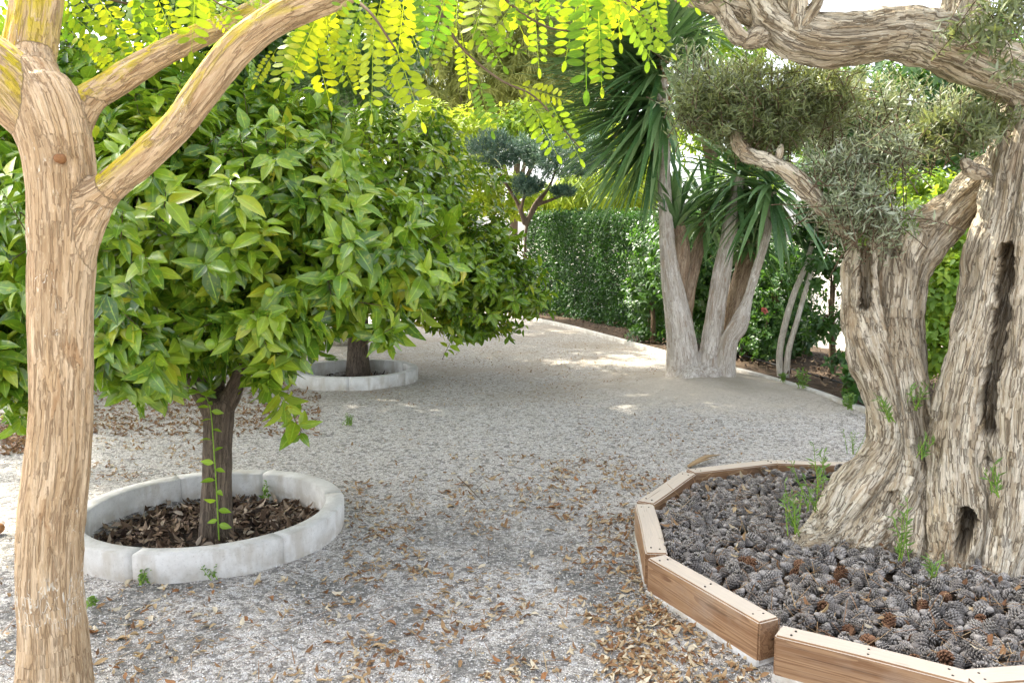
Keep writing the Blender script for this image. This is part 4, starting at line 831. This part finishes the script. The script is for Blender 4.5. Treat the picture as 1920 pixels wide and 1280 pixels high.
for k, (u, v, Y) in enumerate([(640, 120, 11.0), (690, 160, 10.8), (600, 150, 11.2)]): blades(y2, P(u, v, Y), 110, .95, .06, 90 + k, (0, -.2, 1), (10, 140), 'yucca', .4)

# =================================================================== HEDGE, SHRUBS, TREES BEHIND
def plant(name, label, cat, base, lobes, n, per, tpl, size, mat, seed, trunk=None, group=None, bark='far_bark', tw=.15, limbs=4, crown='crown', **kw):
    t = thing(name, label, cat, base, group)
    if trunk is not None:
        h, r = trunk; c = lobes[0][0]; mb = MB(); s = spline(np.array([[*base, r], [base[0] + (c[0] - base[0]) * .3, base[1] + (c[1] - base[1]) * .3, base[2] + h * .5, r * .8], [c[0], c[1], base[2] + h, r * .6]]), 14); s[0, 2] -= .1
        mb.add(*tube(s[:, :3], s[:, 3], 10))
        for l in lobes[:limbs]:
            q = spline(np.array([[*s[9, :3], r * .5], [*((s[12, :3] + l[0]) / 2), r * .35], [*l[0], r * .12]]), 10); mb.add(*tube(q[:, :3], q[:, 3], 7))
        mb.build('trunk', M[bark], t)
    foliage(lobes, n, per, tpl, size, seed, tw=tw, **kw).build(crown, M[mat], t); return t
# hedge: a clipped wall of small leaves following the kerb
hb = P(1110, 600, z=0); hd = thing('hedge', 'clipped dark green hedge with a flat top behind the kerb', 'hedge', hb)
g = np.random.default_rng(101); h0, h1 = P(985, 585, z=0), P(1262, 640, z=0); h0 = h0 + [0, .3, 0]; h1 = h1 + [.1, .25, 0]
dv = h1 - h0; Lh = np.linalg.norm(dv); dv /= Lh; nv = np.array([-dv[1], dv[0], 0]); nv = nv if nv[1] > 0 else -nv; mb = MB()
htop = (P(985, 402, Y=h0[1] / S)[2], P(1240, 404, Y=h1[1] / S)[2])
def hedge_skin(n, fn, out, size):
    s = g.random(n) * Lh; top = htop[0] + (s / Lh) * (htop[1] - htop[0])
    p, nrm_ = fn(s, top, n); q = np.stack([s, p[:, 2] * 1.0, p[:, 1]], 1); p = p + nrm_ * (.1 * fbm(q * 1.6, 3))[:, None] + nrm_ * (-.2 * g.random(n) ** 2)[:, None]
    d = nrm_ * .5 + g.normal(size=(n, 3)) * .7 + [0, 0, -.2]; place(mb, TINY, p, d, nrm_ + g.normal(size=(n, 3)) * .6 + [0, 0, .3], size * (.6 + .8 * g.random(n)), np.clip(g.random(n) * .7 + .3 * (fbm(q * 3, 2) + .5), 0, 1))
hedge_skin(38000, lambda s, top, n: (h0 + dv * s[:, None] + np.array([0, 0, 1]) * (.02 + (top - .02) * g.random(n))[:, None], np.tile(-nv, (n, 1))), 0, .052)
hedge_skin(9000, lambda s, top, n: (h0 + dv * s[:, None] + nv * (1.0 * g.random(n))[:, None] + np.array([0, 0, 1]) * (top + .12 * g.random(n) ** 3)[:, None], np.tile([0, 0, 1.], (n, 1))), 0, .052)
hedge_skin(4000, lambda s, top, n: (h0 + dv * (s * 0 + .03 * g.random(n))[:, None] + nv * (1.0 * g.random(n))[:, None] + np.array([0, 0, 1]) * (.02 + (top - .02) * g.random(n))[:, None], np.tile(-dv, (n, 1))), 0, .052)
hedge_skin(9000, lambda s, top, n: (h0 + dv * s[:, None] + nv * (.45 + .3 * g.random(n))[:, None] + np.array([0, 0, 1]) * (.05 + (top - .2) * g.random(n))[:, None], np.tile(-nv, (n, 1))), 0, .09)
mb.build('foliage', M['hedge'], hd)
for k in range(16):
    b = h0 + dv * (Lh * (k + .5) / 16) + nv * (.15 + .25 * g.random()); st = MB(); C = spline(np.array([b + [0, 0, -.05], b + [.05 * g.normal(), .05 * g.normal(), .4], b + [.12 * g.normal(), .1 * g.normal(), 1.1]]), 8); st.add(*tube(C, np.linspace(.03, .015, 8), 6)); st.build('stem', M['twig'], hd)
# mixed shrubs in the planted strip, right of the hedge
SH = 'shrubs in the planted strip behind the kerb'
def shrub(label, u, v, lobes, n, size, mat, seed, **kw):
    b = P(u, v, z=.03); return plant('shrub', label, 'shrub', b, lobes, n, 8, BROAD, size, mat, seed, trunk=(.9, .045), group=SH, bark='twig', crown='foliage', **{**dict(tw=.16, droop=.3, shell=(.35, 1.05)), **kw})
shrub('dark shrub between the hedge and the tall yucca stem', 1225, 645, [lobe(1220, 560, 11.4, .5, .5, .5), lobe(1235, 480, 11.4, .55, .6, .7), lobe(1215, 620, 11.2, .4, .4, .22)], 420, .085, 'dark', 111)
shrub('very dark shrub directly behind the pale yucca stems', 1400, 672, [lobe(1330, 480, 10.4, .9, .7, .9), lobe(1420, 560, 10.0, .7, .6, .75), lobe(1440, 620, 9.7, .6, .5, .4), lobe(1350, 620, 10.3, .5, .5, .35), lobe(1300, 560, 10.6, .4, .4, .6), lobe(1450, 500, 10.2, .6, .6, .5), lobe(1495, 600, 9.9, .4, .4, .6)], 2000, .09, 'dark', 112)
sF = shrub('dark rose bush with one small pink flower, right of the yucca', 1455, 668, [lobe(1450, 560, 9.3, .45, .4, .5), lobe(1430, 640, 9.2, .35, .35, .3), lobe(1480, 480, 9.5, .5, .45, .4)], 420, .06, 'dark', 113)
mb = MB(); c = P(1434, 582, 8.7); g = np.random.default_rng(5); place(mb, BROAD, np.repeat(c[None], 16, 0), g.normal(size=(16, 3)) + [0, -.6, .3], g.normal(size=(16, 3)) + [0, -1, 0], .05 * np.ones(16), g.random(16), 1.6); mb.build('flower', M['flower'], sF)
shrub('leafy shrub with light showing through, left of the gnarled olive', 1560, 700, [lobe(1560, 500, 8.4, .45, .4, .4), lobe(1600, 590, 8.0, .26, .3, .2), lobe(1540, 610, 8.3, .26, .3, .22), lobe(1575, 430, 8.4, .5, .4, .35), lobe(1590, 670, 7.8, .22, .22, .14)], 260, .085, 'dark', 114, shell=(.2, 1.1))
shrub('low broad leaved plant against the foot of the olive', 1610, 740, [lobe(1610, 700, 7.0, .14, .16, .13), lobe(1600, 735, 6.9, .1, .1, .08)], 40, .11, 'dark', 115)
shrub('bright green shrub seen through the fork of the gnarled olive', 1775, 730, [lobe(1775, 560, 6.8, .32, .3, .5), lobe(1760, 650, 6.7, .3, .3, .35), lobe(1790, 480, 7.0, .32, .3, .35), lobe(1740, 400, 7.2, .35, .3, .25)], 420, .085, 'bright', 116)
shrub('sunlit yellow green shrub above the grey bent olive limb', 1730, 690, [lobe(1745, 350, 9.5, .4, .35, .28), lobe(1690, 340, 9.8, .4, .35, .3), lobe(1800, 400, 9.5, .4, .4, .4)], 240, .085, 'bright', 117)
# slender twin stemmed shrub
tb_ = P(1470, 706, z=.03); tv = thing('slender_tree', 'slender pale twin stemmed young tree leaning right, just behind the kerb', 'young tree', tb_); yv = tb_[1] / S
for rows in ([(1464, 712, 0, 6.5), (1462, 660, 0, 6), (1474, 600, 0, 6), (1491, 545, 0, 5.5), (1512, 495, 0, 5), (1532, 420, 0, 4)], [(1474, 712, -.02, 6), (1478, 660, -.04, 5.5), (1492, 610, -.06, 5), (1506, 560, -.06, 4.5), (1518, 520, -.04, 4), (1526, 480, 0, 3)]):
    mb = MB(); c = spline(chain_px([(u, v, yv + d, r) for u, v, d, r in rows]), 30); V, Q, T = tube(c[:, :3], c[:, 3], 10)
    mb.add(V, Q, T); o = mb.build('stem', M['pale_bark'], tv); at = o.data.attributes.new('bark', 'FLOAT_VECTOR', 'POINT'); at.data.foreach_set('vector', V.astype(np.float32).ravel())
foliage([lobe(1545, 400, yv, .35, .35, .25), lobe(1520, 440, yv + .1, .25, .3, .15)], 160, 8, BROAD, .08, 131, tw=.15).build('crown', M['dark'], tv)
# cloud pruned olive in the distance
zb = np.array([*P(990, 560, 15.5)[:2], 0]); to = thing('olive_tree', 'distant cloud pruned olive with rounded blue green pads above the hedge', 'olive tree', zb)
organic('trunk', [np.array([[*zb, .11], [*P(985, 450, 15.5), .032], [*P(1000, 392, 15.5), .065], [*P(1030, 350, 15.4), .032], [*P(1043, 315, 15.4), .028]]), np.array([[*P(985, 420, 15.5), .06], [*P(970, 380, 15.5), .042], [*P(940, 330, 15.5), .032], [*P(922, 295, 15.5), .028]]), np.array([[*P(1005, 385, 15.5), .042], [*P(1050, 368, 15.3), .028], [*P(1062, 355, 15.3), .02]]), np.array([[*P(975, 400, 15.5), .042], [*P(985, 360, 15.3), .032]])], .025, M['far_bark'], to, .01)
for k, l in enumerate([[lobe(925, 275, 15.4, .5, .5, .3), lobe(945, 290, 15.4, .3, .3, .22)], [lobe(990, 282, 15.8, .3, .3, .28)], [lobe(1052, 292, 15.3, .6, .55, .4), lobe(1085, 300, 15.4, .4, .4, .3)], [lobe(990, 345, 15.2, .3, .3, .18)], [lobe(1055, 356, 15.2, .22, .25, .09)], [lobe(1120, 285, 15.6, .3, .35, .35)]]):
    foliage([(c, tuple(q * 1.22 for q in r)) for c, r in l], int(420 * sum(x[1][0] for x in l)) + 60, 12, OLIVE, .1, 140 + k, tw=.14, up=.7, fa=.9, fs=.7, droop=0, shell=(.4, 1.05)).build('foliage_pad', M['topiary'], to)
# background trees
BT = 'trees closing the far side of the garden'
def tree(label, u, Y, lobes, n, per, tpl, size, mat, seed, name='background_tree', **kw):
    b = np.array([*P(u, 560, Y)[:2], -.02]); return plant(name, label, 'tree', b, lobes, n, per, tpl, size, mat, seed, trunk=(lobes[0][0][2] * .8, .16), group=BT, **{**dict(tw=.3), **kw})
tree('dark glossy evergreen behind the orange trees at the upper left', 250, 12, [lobe(250, 120, 12, 2.0, 1.5, 1.8), lobe(120, 200, 12, 1.6, 1.3, 1.4), lobe(380, 200, 12, 1.4, 1.3, 1.3), lobe(260, -80, 12.3, 1.8, 1.5, 1.3), lobe(480, 120, 12.2, 1.1, 1.1, 1.3)], 2000, 8, BROAD, .16, 'evergreen', 151)
tree('dark evergreen rising left of the distant yucca', 520, 13, [lobe(540, 60, 13.2, 1.5, 1.3, 1.8), lobe(640, 20, 13.4, 1.3, 1.2, 1.4), lobe(500, 240, 13, 1.2, 1.2, 1.0), lobe(600, 240, 13.5, 1.3, 1.2, 1.0), lobe(720, 100, 13.8, .8, .8, 1.2), lobe(660, 60, 16, 1.9, 1.5, 1.8), lobe(600, -120, 16, 2.2, 1.6, 1.6), lobe(520, -80, 15, 2, 1.6, 1.8)], 2400, 8, BROAD, .16, 'evergreen', 152)  # high rear lobes added to cast shade on the far path
tree('hazy olive brown tree with fine drooping foliage, in the centre distance', 870, 24, [lobe(860, 60, 24, 2.6, 2, 2.8), lobe(960, 120, 25, 2.2, 2, 2.4), lobe(790, 180, 24, 1.6, 1.6, 1.5), lobe(1010, 20, 25, 2.0, 2, 2), lobe(1060, 170, 26, 1.9, 2, 2.2), lobe(900, 200, 26, 2.2, 2, 1.6)], 5200, 12, NEEDLE, .3, 'wispy', 153, droop=.9, jit=1.0, shell=(.05, 1.1), width=2.0, bark='pale_wood', limbs=1)
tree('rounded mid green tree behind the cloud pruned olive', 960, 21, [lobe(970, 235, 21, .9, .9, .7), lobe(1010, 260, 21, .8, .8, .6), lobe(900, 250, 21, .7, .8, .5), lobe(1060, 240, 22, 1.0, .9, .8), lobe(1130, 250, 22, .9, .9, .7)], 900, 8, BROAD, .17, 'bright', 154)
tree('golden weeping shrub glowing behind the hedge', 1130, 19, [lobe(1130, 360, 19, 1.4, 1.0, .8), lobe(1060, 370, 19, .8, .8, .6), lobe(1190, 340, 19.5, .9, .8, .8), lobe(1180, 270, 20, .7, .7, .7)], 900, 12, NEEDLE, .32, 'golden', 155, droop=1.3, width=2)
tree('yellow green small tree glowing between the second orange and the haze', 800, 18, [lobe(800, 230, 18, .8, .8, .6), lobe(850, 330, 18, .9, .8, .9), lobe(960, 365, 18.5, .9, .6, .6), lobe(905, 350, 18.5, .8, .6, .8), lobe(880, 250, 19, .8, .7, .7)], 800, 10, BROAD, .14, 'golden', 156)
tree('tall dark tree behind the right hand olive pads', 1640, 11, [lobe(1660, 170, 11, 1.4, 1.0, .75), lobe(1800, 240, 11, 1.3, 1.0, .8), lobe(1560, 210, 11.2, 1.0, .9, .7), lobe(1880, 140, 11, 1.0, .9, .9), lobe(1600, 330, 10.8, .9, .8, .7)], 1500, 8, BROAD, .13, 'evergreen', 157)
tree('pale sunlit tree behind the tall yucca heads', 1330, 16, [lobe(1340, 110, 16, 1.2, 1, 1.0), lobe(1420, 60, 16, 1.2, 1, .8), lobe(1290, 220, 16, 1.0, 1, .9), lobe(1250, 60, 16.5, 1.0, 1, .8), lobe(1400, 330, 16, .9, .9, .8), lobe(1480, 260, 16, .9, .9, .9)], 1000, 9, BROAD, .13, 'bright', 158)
tree('broad dark tree at the far right behind the planted strip', 1950, 12, [lobe(1900, 420, 10, 1.2, 1, 1.2), lobe(1980, 250, 10, 1.2, 1, 1.2), lobe(1840, 560, 9, .8, .7, .8)], 900, 8, BROAD, .12, 'dark', 159)

# =================================================================== SMALL THINGS ON THE GROUND
def hose(label, rows, r=.011, z=None):
    C = spline(np.array([P(u, v, z=h) for u, v, h in rows]), 40); mb = MB(); mb.add(*tube(C, r, 8)); o = mb.build('irrigation_hose', M['hose'], base=C[0]); tag(o, label, 'hose')
hose('black irrigation hose lying along the planted strip behind the kerb', [(1380, 662, .07), (1470, 688, .09), (1560, 712, .09), (1640, 742, .09), (1720, 780, .07)])
hose('black hose arching out of the pine cones beside the olive root', [(1480, 915, .12), (1500, 900, .17), (1540, 893, .19), (1580, 897, .16), (1600, 910, .1)], .008)
hose('black hose curled inside the further concrete ring', [(690, 690, -.02), (720, 690, -.01), (745, 696, -.01), (750, 702, -.02), (735, 706, -.02)], .012)
def weed(label, u, v, h, n, size, seed, tpl=BROAD, z=.0):
    b = P(u, v, z=z); o = sprig(None, np.zeros(3), h, n, size, 'sprout', seed, 'weed', tpl=tpl, width=1.2); o.location = b
    tag(o, label, 'weed'); return o
weed('small dull green weed tuft alone in the middle of the gravel path', 654, 797, .09, 14, .03, 201, OLIVE)
weed('tiny green weed at the foot of the front concrete ring, beside dry leaves', 268, 1093, .06, 6, .022, 202)
weed('tiny pale weed against the front of the large ring, right of its middle joint', 397, 1083, .07, 4, .018, 203)
weed('small clover like weed on the gravel right of the locust trunk', 168, 1135, .04, 5, .02, 204)
weed('little green seedling standing inside the front ring', 500, 938, .12, 3, .035, 205, z=-.03)
weed('wispy green weed in the gravel behind the front orange tree', 265, 785, .16, 8, .03, 206, OLIVE)
weed('green weed clump inside the further ring, left of its trunk', 625, 700, .2, 12, .07, 207, BROAD, -.04)
weed('pale wispy weed beside the kerb end, left of the olive trunk', 1596, 850, .24, 5, .03, 208, OLIVE)
weed('small green weed at the foot of the slender twin stemmed tree', 1468, 716, .1, 8, .04, 209, z=.05)
weed('green weed in the planted strip in front of the hose', 1502, 728, .2, 8, .045, 210, z=.05)
weed('yellow green weed in the planted strip near the olive', 1592, 768, .16, 8, .045, 211, z=.05)
# fallen things
mb = MB(); g = np.random.default_rng(8)
for k in range(7):
    a, b = P(1288 + 5 * g.random(), 872 + 3 * g.random(), z=.012), P(1340 + 14 * g.random(), 846 + 8 * g.random(), z=.03 + .03 * g.random()); C = spline(np.array([a, (a + b) / 2 + [0, 0, .02 + .01 * k * .3], b]), 10); w_ = np.array([.3, .7, 1, 1, .9, .8, .6, .4, .2, .05]) * .016
    V, Q, T = tube(C, w_, 4); V[:, 2] = (V[:, 2] - .015) * .6 + .012; mb.add(V, Q, T, rnd=np.full(len(V), .62 + .2 * g.random()))
tag(mb.build('dry_palm_leaf', M['dry'], base=P(1300, 865, z=0)), 'dry straw coloured yucca leaf lying behind the slanting timber beam', 'dry leaf')
mb = MB(); C = spline(np.array([P(u, v, z=z) for u, v, z in [(858, 893, .01), (878, 912, .03), (895, 930, .02), (912, 948, .01)]]), 16); mb.add(*tube(C, np.linspace(.004, .002, 16), 5)); C2 = spline(np.array([C[8], P(905, 905, z=.02)]), 6); mb.add(*tube(C2, .002, 4))
tag(mb.build('fallen_twig', M['twig'], base=C[0]), 'thin dry twig lying on the gravel in the centre of the path', 'twig')
mb = MB(); th = np.linspace(0, math.pi, 9); rr = .035; V, Q, T = tube(np.stack([0 * th, 0 * th, np.cos(th) * rr * .9], 1), np.maximum(np.sin(th) * rr, .001), 14); mb.add(V, Q, T)
fr = mb.build('fallen_fruit', M['dry_rust']); fr.location = P(-4, 990, z=.028); tag(fr, 'round reddish brown fallen fruit on the gravel at the left edge', 'fruit')
# dry leaf litter on the path: the nearest 300 as leaves of their own, the rest as one layer
g = np.random.default_rng(21)
def px_field(n, boxes):
    out = []
    for (u0, u1, v0, v1, wt) in boxes:
        k = int(n * wt); out += [P(a, b, z=0)[:2] for a, b in zip(g.uniform(u0, u1, k), v0 + (v1 - v0) * g.random(k))]
    return np.array(out)
FI = [(1030, 1260, 860, 1280, .17), (1150, 1450, 1130, 1280, .06), (830, 1250, 850, 1010, .1), (640, 1000, 1060, 1280, .06), (640, 800, 900, 1090, .05), (0, 1300, 780, 1280, .08), (150, 420, 780, 900, .06), (170, 560, 700, 800, .24), (1080, 1420, 780, 880, .06), (640, 1100, 640, 760, .18), (0, 640, 1050, 1280, .04), (1040, 1250, 640, 720, .06), (1180, 1300, 920, 1180, .06)]
xy = px_field(9000, FI); clump = fbm(np.column_stack([xy * 2.3, xy[:, 0] * 0 + 4]), 3); keep = (clump > -.06) | (g.random(len(xy)) < .16); xy = xy[keep]
bad = inside(xy, poly) & (poly_dist(xy, poly) > .0)
for c in ring_c: bad |= np.linalg.norm(xy - c[:2], axis=1) < .75
xy = xy[~bad]; z = ground_h(xy[:, 0], xy[:, 1]) + .006 + .008 * g.random(len(xy))
mb = MB(); m_ = len(xy) // 2
flat_scatter(mb, DRYT, xy[:m_], z[:m_], .016 + .03 * g.random(m_), 22, .3, .2 + .8 * g.random(m_)); flat_scatter(mb, DRYS, xy[m_:], z[m_:], .012 + .026 * g.random(len(xy) - m_), 23, .3)
rb = px_field(2400, [(150, 600, 700, 815, .75), (0, 60, 775, 850, .25)]); rb = rb[np.all([np.linalg.norm(rb - c[:2], axis=1) > .8 for c in ring_c], axis=0)]; flat_scatter(mb, DRYT, rb, ground_h(rb[:, 0], rb[:, 1]) + .012, .025 + .035 * g.random(len(rb)), 29, .3, .05 + .45 * g.random(len(rb)))
st_xy = px_field(1000, [(0, 1300, 700, 1280, 1.0)]); flat_scatter(mb, NEEDLE, st_xy, ground_h(st_xy[:, 0], st_xy[:, 1]) + .008, .04 + .08 * g.random(len(st_xy)), 24, .08, .2 + .6 * g.random(len(st_xy)), .6)
tag(mb.build('leaf_litter', M['dry'], smooth=False), 'fine dry leaf litter strewn in patches over the gravel', kind='stuff')
xs = K[:, None] + Nr[:, None] * np.linspace(.1, 1.6, 30)[None, :, None]; xs = xs.reshape(-1, 3)[:, :2]; xs = xs[g.integers(0, len(xs), 2600)] + g.normal(size=(2600, 2)) * .05
mb = MB(); flat_scatter(mb, DRYT, xs, .075 + .04 * g.random(2600), .03 + .04 * g.random(2600), 25, .4, g.random(2600) * .8)
tag(mb.build('leaf_litter', M['mulch'], smooth=False), 'brown leaf litter on the soil of the planted strip', kind='stuff')
variants = []
for k in range(9):
    V, Q, lx = leaf_grid([(0, .03), (.18, .13), (.4, .21), (.65, .2), (.85, .11), (1, .01)], .3 + .13 * k, .1 + .1 * (k % 4)); V = V.copy(); V[:, 1] -= .5; V[:, 2] += .04 + .04 * np.sin(V[:, 1] * 5 + k); V[:, 0] += .06 * np.sin(V[:, 1] * 4 + k)
    me = mesh_np('fallen_leaf', V, [Q]); me.materials.append(M[('dry_rust', 'dry_tan', 'dry_pale')[k % 3]]); variants.append(me)
LL = ['curled rust brown fallen leaf on the gravel path', 'curled tan fallen leaf on the gravel path', 'pale straw coloured fallen leaf on the gravel path']
fx = px_field(1300, [(980, 1270, 860, 1280, .24), (1100, 1450, 1140, 1280, .08), (640, 1100, 880, 1280, .14), (170, 640, 1050, 1280, .12), (830, 1230, 850, 960, .10), (150, 420, 800, 880, .05)])
cl = fbm(np.column_stack([fx * 2.3, fx[:, 0] * 0 + 4]), 3); fx = fx[cl > -.1]; bad = inside(fx, poly)
for c in ring_c: bad |= np.linalg.norm(fx - c[:2], axis=1) < .76
fx = fx[~bad]; fx = fx[np.linalg.norm(fx, axis=1).argsort()][:300] if False else fx[g.permutation(len(fx))][:300]
for p in fx:
    k = int(g.integers(9)); o = bpy.data.objects.new('fallen_leaf', variants[k]); COL.objects.link(o); s = g.uniform(.028, .06)
    o.location = (p[0], p[1], float(ground_h(np.array([p[0]]), np.array([p[1]]))[0]) + .006); o.rotation_euler = (g.normal() * .2, g.normal() * .25 + (math.pi if g.random() < .3 else 0), g.random() * 6.28); o.scale = (s, s, s)
    if abs(o.rotation_euler[1]) > 1.5: o.location.z += s * .22
    tag(o, LL[k % 3], 'fallen leaf', 'dry leaves fallen on the gravel path')
# loose gravel
g = np.random.default_rng(33); n = 42000; r_ = 2.7 + 5.6 * g.random(n) ** 1.5; a_ = g.uniform(-.68, .62, n); px_ = np.stack([r_ * np.sin(a_), r_ * np.cos(a_)], 1); bad = inside(px_, poly)
for c in ring_c: bad |= np.linalg.norm(px_ - c[:2], axis=1) < .74
px_ = px_[~bad]; n = len(px_); OCT = (np.array([(1, 0, 0), (0, 1, 0), (-1, 0, 0), (0, -1, 0), (.1, .1, .7), (0, .1, -.6)]), np.array([(0, 1, 4), (1, 2, 4), (2, 3, 4), (3, 0, 4), (1, 0, 5), (2, 1, 5), (3, 2, 5), (0, 3, 5)]), np.zeros(6))
mb = MB(); place(mb, OCT, np.column_stack([px_, ground_h(px_[:, 0], px_[:, 1]) + .001]), np.column_stack([g.normal(size=(n, 2)), g.normal(size=n) * .3]), np.array([0, 0, 1.]) + g.normal(size=(n, 3)) * .4, .0025 + .0045 * g.random(n) ** 2, g.random(n), .6 + .5 * g.random(n))
tag(mb.build('loose_gravel', M['pebble'], smooth=False), 'loose pale gravel stones on the path', kind='stuff')
